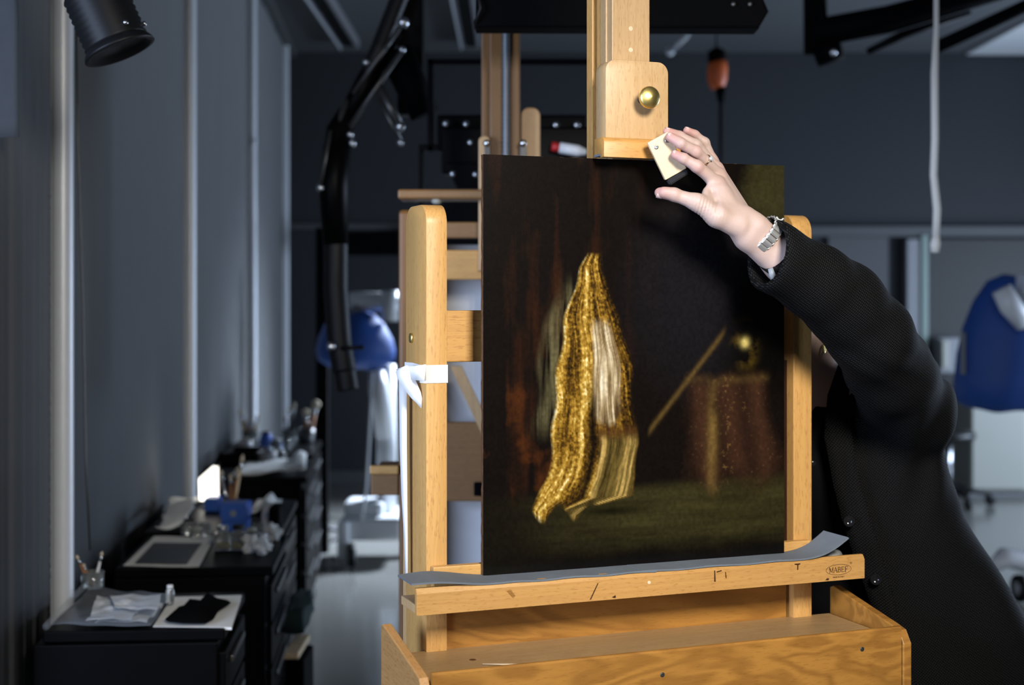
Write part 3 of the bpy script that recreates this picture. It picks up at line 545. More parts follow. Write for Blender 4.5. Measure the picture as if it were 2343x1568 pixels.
b2 = B(); p = on(632, 1215); box(b2, p.x - .02, p.x + .02, p.y - .05, p.y + .05, p.z, p.z + .09, .012); O('black_pouch', b2, M['blackm'], None, label='small black pouch at the aisle edge behind the jars', cat='pouch')
# --- beside the second cabinet, low down in the aisle
p = V(668, 1500, 4.75); o = T('tool_box', 'dark green covered box on a pale board beside the cabinets', 'box', (p.x, 4.75, 0))
b2 = B(); box(b2, p.x - .004, p.x + .06, 4.62, 4.84, 0, V(0, 1492, 4.62).z - .03, .006); O('stand', b2, M['blackm'], o)
b2 = B(); box(b2, p.x - .006, p.x + .045, 4.6, 4.86, V(0, 1492, 4.62).z - .02, V(0, 1492, 4.62).z, .004); O('board', b2, M['birch'], o)
b2 = B(); sheet(b2, (p.x - .006, 4.6, V(0, 1450, 4.62).z), (p.x + .06, 4.6, V(0, 1456, 4.62).z), (p.x + .06, 4.86, V(0, 1440, 4.62).z), (p.x - .006, 4.86, V(0, 1440, 4.62).z), 8, 8, .012, .07, 4); O('cover', b2, M['green'], o, True)
# --- on the far cabinets
b2 = B(); sheet(b2, on(532, 1090), on(700, 1090), on(702, 1062), on(560, 1064), 16, 8, .012, .006, 6, fn=lambda s, t: .055 * math.exp(-((s - .9) / .16) ** 2) * math.sin(math.pi * t * .9) + .02 * s); O('folded_cloth', b2, M['cloth'], None, True, label='folded white cloth along the front of the fourth cabinet', cat='cloth')
p = on(552, 1066, Z0); o = T('black_tray', 'black tray of tools behind the folded white cloth', 'tray', p)
O('base', box(B(), p.x - .1, p.x + .075, p.y, p.y + .3, p.z, p.z + .012, .003), M['blackm'], o)
for x0, x1, y0, y1 in ((-.1, -.09, 0, .3), (.065, .075, 0, .3), (-.1, .075, 0, .01), (-.1, .075, .29, .3)): O('side', box(B(), p.x + x0, p.x + x1, p.y + y0, p.y + y1, p.z, p.z + .06, .003), M['blackm'], o)
jar('plastic_tub', 'translucent plastic tub on the fourth cabinet', on(612, 1062), .045, .06, M['greyp'], neck=False, cat='tub'); jar('plastic_tub', 'second translucent tub behind on the fourth cabinet', on(560, 1040), .04, .07, M['greyp'], neck=False, cat='tub')
p = on(609, 1032); jar('paint_bottle', 'blue bottle with tall black cap on the far cabinets', p, .035, .1, M['bluebox'], M['rubber'], cat='bottle'); 
b2 = B(); lathe(b2, [(.026, .1), (.028, .11), (.028, .16), (.024, .165)], p, n=16); O('bottle_cap', b2, M['rubber'], None, True, label='black pump cap on top of the blue bottle', cat='cap') if False else b2.free()
for i, (px, py, r, h, l, lab) in enumerate(((560, 1028, .03, .06, 'cream', 'small jar with pale lid at the far wall end'), (590, 1044, .03, .05, 'steel', 'small jar with metal lid before the blue bottle'), (632, 1035, .035, .07, 'greyp', 'jar with grey lid right of the blue bottle'), (655, 1030, .03, .06, 'rubber', 'small jar with black lid between the brush jars'), (640, 1050, .03, .045, 'cream', 'squat jar with pale lid behind the white cloth'))):
    jar('small_jar', lab, on(px, py), r, h, M['glass'], M[l], None, 'small jars on the cabinets')
jp = on(572, 1024); jar('brush_jar', 'jar of brushes at the wall end of the far cabinets', jp, .04, .09, M['glass'], neck=False)
for q, mm, lab in (((548, 936), 'handlelight', 'pale brush leaning left in the far wall jar'), ((560, 962), 'handle', 'short brown brush in the far wall jar'), ((575, 958), 'handle', 'brown brush standing upright in the far wall jar'), ((592, 946), 'handlelight', 'pale brush leaning right in the far wall jar')):
    brush(lab, jp + Vector(((q[0] - 572) * .0005, 0, .008)), V(q[0], q[1], jp.y), .008, M[mm])
jp = on(664, 1020); jar('brush_jar', 'jar of dark brushes in the middle of the far cabinets', jp, .04, .09, M['glass'], neck=False)
for q, mm, lab in (((652, 952), 'steel', 'brush with metal handle left in the middle jar'), ((662, 930), 'rubber', 'black brush standing in the middle jar'), ((674, 920), 'rubber', 'tall black brush leaning right in the middle jar')):
    brush(lab, jp + Vector(((q[0] - 662) * .0005, 0, .008)), V(q[0], q[1], jp.y), .008, M[mm])
jp = on(702, 1018); jar('brush_jar', 'jar of fluffy brushes at the aisle end of the far cabinets', jp, .042, .09, M['darksteel'], neck=False)
brush('fluffy cream brush leaning left in the aisle end jar', jp + Vector((0, 0, .008)), V(700, 942, jp.y), .016, M['handle'], fluffy=.022)
brush('highest fluffy cream brush in the aisle end jar', jp + Vector((.006, 0, .008)), V(724, 922, jp.y), .016, M['handle'], fluffy=.024)
brush('short brown brush in the aisle end jar', jp + Vector((.0, -.01, .008)), V(712, 968, jp.y), .014, M['handle'])

# ------------------------------------------------------------------ second easel behind, with equipment
Y = 3.75
o = T('studio_easel', 'old oak studio easel standing behind the painting', 'easel', (V(1150, 0, Y).x, Y, 0), group='studio easels')
def pxbox(x0, x1, y0, y1, Y, d, bev=.004): return box(B(), V(x0, 0, Y).x, V(x1, 0, Y).x, Y, Y + d, V(0, y1, Y).z, V(0, y0, Y).z, bev)
O('upright', box(B(), V(912, 0, Y).x, V(945, 0, Y).x, Y, Y + .1, .08, V(0, 480, Y).z, .01), M['oldwood'], o)
O('upright', box(B(), V(1395, 0, Y).x, V(1428, 0, Y).x, Y, Y + .1, .08, V(0, 480, Y).z, .01), M['oldwood'], o)
O('mast', box(B(), V(1120, 0, Y).x, V(1150, 0, Y).x, Y + .02, Y + .07, .3, V(0, 40, Y).z, .004), M['oldwood'], o); O('mast', box(B(), V(1166, 0, Y).x, V(1190, 0, Y).x, Y + .02, Y + .07, .3, V(0, 40, Y).z, .004), M['oldwood'], o)
O('mast_back', box(B(), V(1100, 0, Y).x, V(1188, 0, Y).x, Y + .07, Y + .1, .3, V(0, 40, Y).z, .004), M['oldwood'], o)
b2 = B(); zt = V(0, 30, Y).z; q = V(1158, 0, Y).x; nz_ = 230
tube(b2, [(q, Y + .012, .9 + (zt - .9) * i / nz_) for i in range(nz_ + 1)], [.0125 if i % 2 else .0098 for i in range(nz_ + 1)], 10); O('threaded_rod', b2, M['greysteel'], o, True)
pb = lambda x0, x1, y0, y1, yy, r: prism(B(), rounded(x0, x1, y0, y1, r), lambda p, q: Vector((p, yy, q)), lambda p, q: Vector((p, yy + .04, q)), bev=.003)
O('clamp_block', pb(V(1095, 0, Y).x, V(1122, 0, Y).x, V(0, 620, Y).z, V(0, 312, Y).z, Y - .01, .014), M['beech_side'], o)
O('clamp_block', pb(V(1192, 0, Y + .1).x, V(1236, 0, Y + .1).x, V(0, 620, Y).z, V(0, 246, Y + .1).z, Y + .1, .022), M['beech_side'], o)
for px in (1114, 1197): O('bolt', lathe(B(), [(.010, 0), (.009, .008), (.004, .011)], V(px, 328, Y - .01), (0, -1, 0), 12), M['steel'], o, True)
for px in (1114, 1197): O('slide_plate', pxbox(px - 6, px + 8, 336, 420, Y - .012, .003, .001), M['darksteel'], o)
O('clamp_shelf', box(B(), V(914, 0, Y).x, V(1330, 0, Y).x, Y - .06, Y + .06, V(0, 455, Y - .06).z, V(0, 433, Y - .06).z, .006), M['oldwood_x'], o)
O('shelf_knob', lathe(B(), [(.012, 0), (.014, -.008), (.008, -.014)], V(999, 455, Y - .04), (0, 0, 1), 12), M['cream'], o, True)
O('crossbar', pxbox(940, 1400, 508, 545, Y + .03, .03), M['oldwood_x'], o); O('crossbar', pxbox(938, 1400, 572, 640, Y + .01, .03), M['beech_x'], o)
O('lower_panel', pxbox(1000, 1340, 966, 1148, Y + .06, .02), M['oldwood_x'], o); O('panel_clip', pxbox(1084, 1112, 1105, 1136, Y + .04, .02), M['blackm'], o)
b2 = B(); prism(b2, [(1030, 838), (1056, 838), (1170, 1075), (1140, 1075)], lambda p, q: V(p, q, Y + .03), lambda p, q: V(p, q, Y + .03) + Vector((0, .02, 0))); O('diagonal_strut', b2, M['beech_side'], o)
tr = O('tray_box', pxbox(848, 912, 1085, 1134, Y, .3), M['oldwood_x'], o); O('tray_rim', pxbox(846, 912, 1066, 1086, Y - .01, .02), M['beech_x'], tr)
O('foot_rail', box(B(), V(900, 0, Y).x, V(960, 0, Y).x, Y - .3, Y + .5, 0, .09, .01), M['oldwood'], o); O('foot_rail', box(B(), V(1382, 0, Y).x, V(1440, 0, Y).x, Y - .3, Y + .5, 0, .09, .01), M['oldwood'], o)
O('base_bar', box(B(), V(912, 0, Y).x, V(1428, 0, Y).x, Y + .02, Y + .08, .1, .2, .006), M['oldwood_x'], o)
Y = 3.95
bm = B(); box(bm, V(972, 0, Y).x, V(1368, 0, Y).x, Y, Y + .03, 0.0, V(0, 560, Y).z, .004); O('canvas_board', bm, M['canvas'], None, label='large pale grey board standing behind the old easel', cat='board')
# lamp rig between the easels
Y = 4.6
o = T('lamp_rig', 'black lamp rig with metal studs behind the old easel mast', 'lamp rig', V(1150, 640, Y))
O('rear_box', pxbox(1000, 1342, 262, 345, Y, .12, .008), M['black'], o); O('front_box', pxbox(1010, 1350, 290, 398, Y - .06, .1, .008), M['black'], o); 
b2 = B(); prism(b2, [(1030, 400), (1015, 372), (1200, 372), (1200, 432), (1045, 432)], lambda p, q: V(p, q, Y - .09), lambda p, q: V(p, q, Y - .09) + Vector((0, .1, 0)), bev=.004); O('bracket', b2, M['black'], o)
O('frame_bar', pxbox(978, 1352, 134, 148, Y, .02, .003), M['black'], o); O('frame_post', pxbox(978, 992, 134, 345, Y, .02, .003), M['black'], o); O('frame_post', pxbox(958, 970, 345, 470, Y, .02, .003), M['black'], o); O('frame_bar', pxbox(958, 1004, 330, 345, Y, .02, .003), M['black'], o)
for px, py in ((1020, 283), (1066, 284), (1076, 326), (1272, 286), (1320, 286), (1036, 398), (1088, 399)): O('stud', lathe(B(), [(.012, 0), (.010, .006), (.003, .009)], V(px, py, Y - .09 if py > 390 else Y - .06), (0, -1, 0), 12), M['steel'], o, True)
O('stand_pole', box(B(), V(1170, 0, Y).x, V(1200, 0, Y).x, Y + .02, Y + .06, 0, V(0, 330, Y).z, .004), M['black'], o); O('stand_base', box(B(), V(1050, 0, Y).x, V(1320, 0, Y).x, Y - .15, Y + .25, 0, .04, .01), M['black'], o)
O('inner_box', pxbox(1010, 1100, 455, 560, Y - .1, .1, .008), M['black'], o); O('hanger', pxbox(1096, 1130, 430, 560, Y - .06, .03, .004), M['black'], o)
o2 = T('battery_torch', 'white torch with red end lying on the black lamp rig', 'torch', V(1300, 345, Y - .12))
O('barrel', tube(B(), [V(1280, 338, Y - .1), V(1322, 345, Y - .1), V(1342, 348, Y - .1)], [.017, .018, .008], 14), M['white'], o2, True); O('end_cap', tube(B(), [V(1262, 335, Y - .1), V(1280, 338, Y - .1)], .015, 14), M['red'], o2, True)

# ------------------------------------------------------------------ the beech studio easel (frame: u along the tray, d away from the lens, z up)
TH = R(21.1); EO = Vector((-.0493, 2.43, 0)); EM = Matrix.Translation(EO) @ Matrix.Rotation(TH, 4, 'Z')
def E(u, d, z): return EM @ Vector((u, d, z))
ea = T('studio_easel', 'pale beech studio easel holding the dark painting', 'easel', EO, TH, 'studio easels')
L = dict(local=True)
def post(u0, u1, d0, d1, z0, z1, r):
    bm = B(); prism(bm, rounded(d0, d1, z0, z1, r, n=9), lambda p, q: Vector((u0, p, q)), lambda p, q: Vector((u1, p, q)), bev=.002); return bm
for u0, u1, zt in ((-.0925, -.0545, 1.7095), (.634, .675, 1.7065)):
    p = O('upright', post(u0, u1, .03, .150, .06, zt, .034), M['beech_z'], ea, True, auto=35, **L)
    s = -1 if u0 < 0 else 1
    ou = u0 - .001 if u0 < 0 else u1 + .001
    O('bolt', lathe(B(), [(.009, 0), (.0085, .003), (.003, .0035)], (u0 - .0005 if u0 < 0 else u1 + .0005, .112, 1.478), (s, 0, 0), 16), M['brass'], p, True, **L)
    if u0 > 0: O('slot', box(B(), u0 - .0006, u0 + .002, .052, .062, 1.02, 1.43, .0), M['darkstain'], p, local=True, label='dark slot running down the inner side')
    O('brace_plank', box(B(), u0 + .003, u1 - .003, .150, .178, .06, 1.2, .002), M['beech_side'], ea, **L)
    O('foot', box(B(), u0 - .012, u1 + .012, -.28, .52, .0, .07, .012), M['beech_x'], ea, **L)
O('crossbar', box(B(), -.0545, .634, .075, .100, 1.436, 1.5265, .003), M['beech_x'], ea, **L)
O('lower_crossbar', box(B(), -.0545, .634, .075, .11, .40, .50, .003), M['beech_x'], ea, **L)
O('base_crossbar', box(B(), -.08, .65, .08, .13, .07, .14, .003), M['beech_x'], ea, **L)
# mast: three boards, stepped
O('mast_front', box(B(), .2475, .322, .010, .030, 1.06, 2.75, .0015), M['mast'], ea, **L)
O('mast_rail', box(B(), .246, .332, .052, .072, 1.07, 2.75, .0015), M['beech_z'], ea, **L); O('mast_spacer', box(B(), .262, .318, .030, .052, 1.07, 2.75, .001), M['beech_side'], ea, **L)
O('mast_rail', box(B(), .2445, .262, .030, .0525, 1.07, 2.75, .0015), M['mast'], ea, **L)
O('mast_back', box(B(), .246, .34, .092, .118, 1.07, 2.75, .0015), M['beech_z'], ea, **L); O('mast_core', box(B(), .262, .325, .072, .092, 1.07, 2.75, .001), M['beech_side'], ea, **L)
for z in (2.03, 1.992): O('filled_hole', lathe(B(), [(.0045, 0), (.0038, .0006)], (.2845, .0102, z), (0, -1, 0), 14), M['birch'], ea, **L)
# head block with brass knob
bm = B(); pr_ = rounded(.2155, .3375, 1.822, 1.9655, .020, n=8); prism(bm, pr_, lambda p, q: Vector((p, -.032, q)), lambda p, q: Vector((p, .009, q)), bev=.0012); hb = O('head_block', bm, M['block'], ea, True, auto=35, **L)
kc = Vector((.2835, -.032, 1.897))
kn = O('knob', lathe(B(), [(.006, .020), (.014, .024), (.0185, .029), (.0195, .0325), (.0192, .036), (.0165, .039), (.008, .0425), (.0005, .0445)], kc, (0, -1, 0), 40), M['brass'], ea, True, label='brushed brass knob', auto=50, **L)
O('stem', lathe(B(), [(.0065, 0), (.0065, .006), (.0048, .008), (.0048, .022)], kc, (0, -1, 0), 16), M['darksteel'], kn, True, **L)
# clamp lip gripping the panel's top edge
lp = [(-.052, 1.797), (-.052, 1.822), (-.0505, 1.827), (-.047, 1.8305), (-.041, 1.832), (-.012, 1.831), (-.012, 1.803), (-.036, 1.803), (-.036, 1.797)]
bm = B(); prism(bm, [(a, b - .0045) for a, b in lp], lambda p, q: Vector((.203, p, q)), lambda p, q: Vector((.352, p, q)), bev=.0006); O('clamp_lip', bm, M['lip'], ea, True, auto=30, label='amber coloured clamp lip', **L)
O('lip_felt', box(B(), .203, .352, -.0365, -.010, 1.7950, 1.7990, .0005), M['mat_grey'], ea, **L)
# tray rail: front board with chamfered top, base, back strip
rp = [(-.062, 1.029), (-.062, 1.064), (-.056, 1.0725), (-.050, 1.0725), (-.050, 1.029)]
bm = B(); prism(bm, rp, lambda p, q: Vector((-.1375, p, q)), lambda p, q: Vector((.7295, p, q)), bev=.0008); rl = O('tray_front', bm, M['rail'], ea, True, auto=25, **L)
O('tray_base', box(B(), -.1375, .7295, -.050, .028, 1.030, 1.045, .0015), M['beech_side'], ea, **L)
O('tray_back', box(B(), -.085, .66, .012, .0285, 1.045, 1.0915, .0015), M['beech_x'], ea, **L)
O('nail_hole', lathe(B(), [(.0032, 0), (.0028, .0006)], (.285, -.062, 1.053), (0, -1, 0), 10), M['birch'], rl, **L)
def stain(u, z, pts, m='darkstain', nm='stain'):
    bm = B(); vs = [bm.verts.new((u + a, -.0622, z + b)) for a, b in pts]; f = bm.faces.new(vs); bmesh.ops.solidify(bm, geom=[f], thickness=.0004); return bm
bm = stain(.025, 1.048, [(-.006, .010), (.002, .012), (.006, .006), (.010, .001), (.006, -.003), (.000, .003)], 'ink'); O('paint_stain', bm, M['lip'], rl, **L)
for u, z, pts in ((.178, 1.046, [(-.0065, -.014), (-.004, -.014), (.010, .013), (.008, .013)]), (.413, 1.055, [(0, .010), (.002, .010), (.003, -.010), (.0, -.010)]), (.418, 1.059, [(0, .004), (.010, .006), (.010, .004), (0, .002)]), (.435, 1.056, [(0, .005), (.0015, .005), (.003, -.006), (.001, -.006)]), (.585, 1.060, [(-.007, .006), (.006, .006), (.005, .004), (.0015, .003), (.001, -.006), (-.001, -.006), (-.001, .003), (-.006, .004)]), (.648, 1.031, [(-.005, 0), (.0, .004), (.004, .003), (.003, 0)]), (.218, 1.034, [(-.005, -.001), (.002, .002), (.003, -.002), (0, -.003)])):
    O('paint_stain', stain(u, z, pts), M['darkstain'], rl, **L)
# burnt-in maker's mark
def text(name, body, size, loc, parent, m, sx=1.0, ext=.0003, spacing=1.0):
    cu = bpy.data.curves.new(name, 'FONT'); cu.body = body; cu.size = size; cu.align_x = 'CENTER'; cu.align_y = 'CENTER'; cu.extrude = ext; cu.space_character = spacing; cu.resolution_u = 6
    ob = bpy.data.objects.new(name, cu); COL.objects.link(ob)
    dg = bpy.context.evaluated_depsgraph_get(); me = bpy.data.meshes.new_from_object(ob.evaluated_get(dg)); bpy.data.objects.remove(ob)
    me.transform(Matrix.Translation(Vector(loc)) @ Matrix.Rotation(R(90), 4, 'X') @ Matrix.Diagonal((sx, 1, 1, 1))); me.materials.clear(); me.materials.append(m)
    o = bpy.data.objects.new(name, me); COL.objects.link(o); o.parent = parent; WM[o.name] = mat_of(parent); return o
lc = (.6725, -.0622, 1.0488)

def letter(bm, x0, strokes, serifs, H=.0098):
    for (ax_, az), (bx_, bz), w_ in strokes:                  # a stroke as a thin slab in the rail's face
        a_, b_ = Vector((ax_, az)), Vector((bx_, bz)); n_ = Vector((-(b_ - a_).y, (b_ - a_).x)).normalized() * w_ / 2
        q_ = [a_ + n_, a_ - n_, b_ - n_, b_ + n_]; vs_ = [bm.verts.new((lc[0] + x0 + p_.x, lc[1], lc[2] - H / 2 + p_.y)) for p_ in q_]; bmesh.ops.solidify(bm, geom=[bm.faces.new(vs_)], thickness=.0004)
    for sx_, sz_, l_ in serifs: letter(bm, x0, [((sx_ - l_ / 2, sz_), (sx_ + l_ / 2, sz_), .0006)], [], H)
Hh, TK, TN = .0098, .0014, .0008
arc = lambda cx_, cz_, rx_, rz_: [((cx_ + rx_ * math.sin(math.pi * q / 8), cz_ + rz_ * math.cos(math.pi * q / 8)), (cx_ + rx_ * math.sin(math.pi * (q + 1) / 8), cz_ + rz_ * math.cos(math.pi * (q + 1) / 8)), TN if q in (0, 7) else TK) for q in range(8)]
GL = {'M': ([((.0010, 0), (.0010, Hh), TN), ((.0010, Hh), (.0045, .0008), TK), ((.0045, .0008), (.0080, Hh), TN), ((.0080, 0), (.0080, Hh), TK)], [(.001, 0, .003), (.008, 0, .0034), (.0008, Hh, .002), (.0084, Hh, .002)]),
      'A': ([((.0008, 0), (.0040, Hh), TN), ((.0040, Hh), (.0074, 0), TK), ((.0022, .0034), (.0060, .0034), TN)], [(.0008, 0, .0028), (.0074, 0, .0032)]),
      'B': ([((.0012, 0), (.0012, Hh), TK), ((.0004, Hh - .0003), (.0034, Hh - .0003), TN), ((.0012, .0052), (.0036, .0052), TN), ((.0004, .0003), (.0036, .0003), TN)] + arc(.0034, .0073, .0022, .0022) + arc(.0036, .0027, .0027, .0025), []),
      'E': ([((.0012, 0), (.0012, Hh), TK), ((.0004, Hh - .0003), (.0060, Hh - .0003), TN), ((.0012, .0051), (.0046, .0051), TN), ((.0004, .0003), (.0062, .0003), TN), ((.0059, Hh), (.0059, Hh - .0022), TN), ((.0061, 0), (.0061, .0024), TN), ((.0046, .0038), (.0046, .0064), TN)], []),
      'F': ([((.0012, 0), (.0012, Hh), TK), ((.0004, Hh - .0003), (.0060, Hh - .0003), TN), ((.0012, .0051), (.0046, .0051), TN), ((.0059, Hh), (.0059, Hh - .0022), TN), ((.0046, .0038), (.0046, .0064), TN)], [(.0012, 0, .0034)])}
xx = -.0205
for ch, adv in (('M', .0096), ('A', .0086), ('B', .0078), ('E', .0078), ('F', .0070)):
    bm = B(); letter(bm, xx, *GL[ch]); O('letter', bm, M['ink'], rl, local=True); xx += adv
text('lettering', 'MADE IN ITALY', .0036, (lc[0], lc[1], lc[2] - .0135), rl, M['ink']); text('lettering', 'R', .0032, (lc[0] + .0265, lc[1], lc[2] + .0105), rl, M['ink'])
bm = B(); n = 64; ring = [[bm.verts.new((lc[0] + a * math.cos(2 * math.pi * q / n), y, lc[2] + b * math.sin(2 * math.pi * q / n))) for q in range(n)] for a, b, y in ((.0275, .0098, lc[1]), (.0267, .0090, lc[1]), (.0267, .0090, -.0615), (.0275, .0098, -.0615))]
for a, b in zip(ring, ring[1:] + ring[:1]):
    for q in range(n): bm.faces.new((a[q], a[(q + 1) % n], b[(q + 1) % n], b[q]))
O('oval_mark', bm, M['ink'], rl, **L)
bm = B(); n = 20; ring = [[bm.verts.new((lc[0] + .0265 + a * math.cos(2 * math.pi * q / n), y, lc[2] + .0105 + a * math.sin(2 * math.pi * q / n))) for q in range(n)] for a, y in ((.0022, lc[1]), (.0019, lc[1]), (.0019, -.0615), (.0022, -.0615))]
for a, b in zip(ring, ring[1:] + ring[:1]):
    for q in range(n): bm.faces.new((a[q], a[(q + 1) % n], b[(q + 1) % n], b[q]))
O('round_mark', bm, M['ink'], rl, **L)
# storage box at the bottom
O('back_panel', box(B(), -.0535, .625, .040, .055, .93, 1.062, .001), M['ply'], ea, **L)
O('box_shelf', box(B(), -.143, .72, -.165, .040, .930, .944, .001), M['shelf'], ea, **L)
bm = B(); prism(bm, [(-.182, .72), (-.182, .9625), (-.179, .9655), (-.173, .9655), (-.170, .9625), (-.170, .72)], lambda p, q: Vector((-.150, p, q)), lambda p, q: Vector((.7225, p, q))); fp = O('box_front', bm, M['ply'], ea, True, auto=40, **L)
for u, z in ((.249, .9255), (.640, .933)): O('screw', lathe(B(), [(.0042, 0), (.0036, .0008), (.0015, .0004)], (u, -.182, z), (0, -1, 0), 14), M['darksteel'], fp, True, **L)
for u0, u1 in ((-.168, -.152), (.7245, .742)):
    bm = B(); prism(bm, [(-.185, .70), (-.185, .935), (-.170, .957), (-.150, .962), (.035, .997), (.045, .993), (.045, .70)], lambda p, q: Vector((u0, p, q)), lambda p, q: Vector((u1, p, q)), bev=.002); O('box_side', bm, M['plyedge'] if u0 < 0 else M['ply'], ea, **L)
O('box_floor', box(B(), -.15, .72, -.168, .05, .705, .72, .001), M['shelf'], ea, **L); O('box_back', box(B(), -.15, .72, .040, .052, .72, .93, .001), M['shelf'], ea, **L)
O('knot', lathe(B(), [(.006, 0), (.0055, .0003)], (-.035, -.045, .944), (0, 0, 1), 14), M['darkstain'], ea, local=True, label='dark knot in the shelf wood')
bm = B(); vs = [bm.verts.new((.03 + a, -.118 + b, .9444)) for a, b in ((0, 0), (.03, .002), (.075, .014), (.07, .022), (.03, .016))]; f = bm.faces.new(vs); bmesh.ops.solidify(bm, geom=[f], thickness=.0004); O('paint_stain', bm, M['darkstain'], ea, **L)
bm = B(); tube(bm, [E(-.032, -.085, .9462), E(.03, -.115, .9465), E(.075, -.137, .9462)], [.0007, .0019, .0016], 8); O('wooden_stick', bm, M['handlelight'], None, True, label='thin pale wooden stick lying in the easel box', cat='stick')
# paper roll end peeping out of the tray on the right
o = T('paper_roll', 'small cream paper roll tucked in the tray under the foam', 'paper roll', E(.69, -.02, 1.046))
bm = B(); tube(bm, [E(.655, -.03, 1.0585), E(.718, .012, 1.0585)], .0125, 18); O('roll', bm, M['paper'], o, True); O('core', tube(B(), [E(.6535, -.031, 1.0585), E(.656, -.0293, 1.0585)], .006, 14), M['darkstain'], o, True)
# grey foam strips under the panel
def foam(u0, u1, fn, lab, wav, n=60):
    bm = B(); g = []
    for q in range(n + 1):
        u = u0 + (u1 - u0) * q / n; z, y0, y1 = fn(u)
        g.append([bm.verts.new(E(u, y0 + (y1 - y0) * j / 6, z + (wav(u, j / 6)))) for j in range(7)])
    fs = [bm.faces.new((g[q][j], g[q + 1][j], g[q + 1][j + 1], g[q][j + 1])) for q in range(n) for j in range(6)]
    bmesh.ops.recalc_face_normals(bm, faces=fs); bmesh.ops.solidify(bm, geom=fs, thickness=.003)
    return O('foam_strip', bm, M['mat_grey'], None, True, label=lab, cat='foam', group='grey foam strips under the painting', auto=40)
ss = lambda x: max(0., min(1., x)) ** 2 * (3 - 2 * max(0., min(1., x)))
def fl(u): k_ = ss((-.005 - u) / .11); return 1.0733 + .010 * k_, -.0605 - .006 * k_, .011 + .002 * k_
foam(-.148, .300, fl, 'grey foam strip with its free end curling left of the painting', lambda u, t: .0010 * math.sin(u * 55) * (1 - t) * ss((u + .01) / .06) + .004 * math.sin(math.pi * min(1, max(0, (u + .15) / .16))) * t)
def fr2(u): k_ = ss((u - .585) / .16); return 1.0738 + .051 * k_ * k_ + .010 * k_, -.0605 - .006 * k_ * 1.5, .011 + .004 * k_
foam(.272, .690, fr2, 'grey foam strip with its end lifting right of the painting', lambda u, t: .0009 * math.sin(u * 47 + 1) * (1 - t) * (1 - ss((u - .55) / .06)))

# ------------------------------------------------------------------ the panel painting: a plain stand-in in the same dark and gold tones
o = T('panel_painting', 'dark oil painting on a wooden panel with a gold passage, on the easel', 'painting', E(0.297, 0, 1.074), TH)
PW, PH, PZ = .595, .7200, 1.0742
bm = B(); r = .0015
rnd = random.Random(5); n = 70
outl = [(PW * q / n, 0) for q in range(n)] + [(PW, PH * q / n) for q in range(n)] + [(PW * (1 - q / n), PH) for q in range(n)] + [(0, PH * (1 - q / n)) for q in range(n)]
outl = [(a + rnd.uniform(-.0007, .0007), b + rnd.uniform(-.0007, .0007)) for a, b in outl]
prism(bm, outl, lambda p, q: E(p, .0006, PZ + q), lambda p, q: E(p, .0095, PZ + q)); O('wood_panel', bm, M['paneledge'], o)
NX, NY = 440, 533
s, t = np.meshgrid(np.linspace(0, 1, NX + 1), np.linspace(0, 1, NY + 1))          # t runs down from the top
def vnoise(x, y, seed, octs=4):
    out = np.zeros_like(x); a = 1.0; rs = np.random.RandomState(seed)
    for _ in range(octs):
        G = rs.rand(64, 64); xi = np.floor(x).astype(int); yi = np.floor(y).astype(int); fx = x - xi; fy = y - yi; fx = fx * fx * (3 - 2 * fx); fy = fy * fy * (3 - 2 * fy)
        g = lambda i, j: G[i % 64, j % 64]
        out += a * ((g(yi, xi) * (1 - fx) + g(yi, xi + 1) * fx) * (1 - fy) + (g(yi + 1, xi) * (1 - fx) + g(yi + 1, xi + 1) * fx) * fy - .5); a *= .5; x = x * 2.03; y = y * 2.03
    return out
sm = lambda e0, e1, x: (lambda q: q * q * (3 - 2 * q))(np.clip((x - e0) / (e1 - e0), 0, 1))
def mixc(c, col, m): return c * (1 - m[..., None]) + np.array(col[:3])[None, None, :] * m[..., None]
C = np.zeros(s.shape + (3,)); C[:] = np.array(lin(17, 12, 9)[:3])
streak = vnoise(s * 26, t * 3.2, 1) ; blot = vnoise(s * 11, t * 13, 2, 5); fine = vnoise(s * 120, t * 140, 3, 2)
C = mixc(C, lin(50, 26, 13), np.clip(streak * 1.5 + blot * .5 + .05, 0, 1) * (1 - sm(.3, .62, s)) * .8 * (1 - sm(.78, .84, t)))
C = mixc(C, lin(70, 36, 14), np.clip((blot * 2.2 + streak) - .35, 0, 1) * sm(.42, .6, t) * (1 - sm(.18, .3, s)) * (1 - sm(.8, .85, t)))
C = mixc(C, lin(24, 23, 27), np.clip(1 - ((s - .68) / .28) ** 2 - ((t - .33) / .3) ** 2, 0, 1) * .8)
C = mixc(C, lin(6, 5, 4), sm(.72, .9, s) * sm(.2, .34, t) * (1 - sm(.5, .66, t)) * .9)
C = mixc(C, lin(56, 53, 29), sm(.80, .96, s + .12 * blot) * (1 - sm(.10, .24, t - .04 * blot)) * .85)
fl_ = sm(.795, .84, t + .03 * (s - .4)) * sm(-.1, .5, s) * (1 - sm(.92, 1.0, t)); C = mixc(C, lin(50, 46, 23), fl_ * (.85 + .6 * vnoise(s * 6, t * 60, 8)))
C = mixc(C, lin(9, 7, 6), sm(.93, 1.0, t + .03 * blot) * .9); C = mixc(C, lin(20, 17, 11), (1 - sm(.0, .3, s)) * sm(.8, .86, t) * .8)
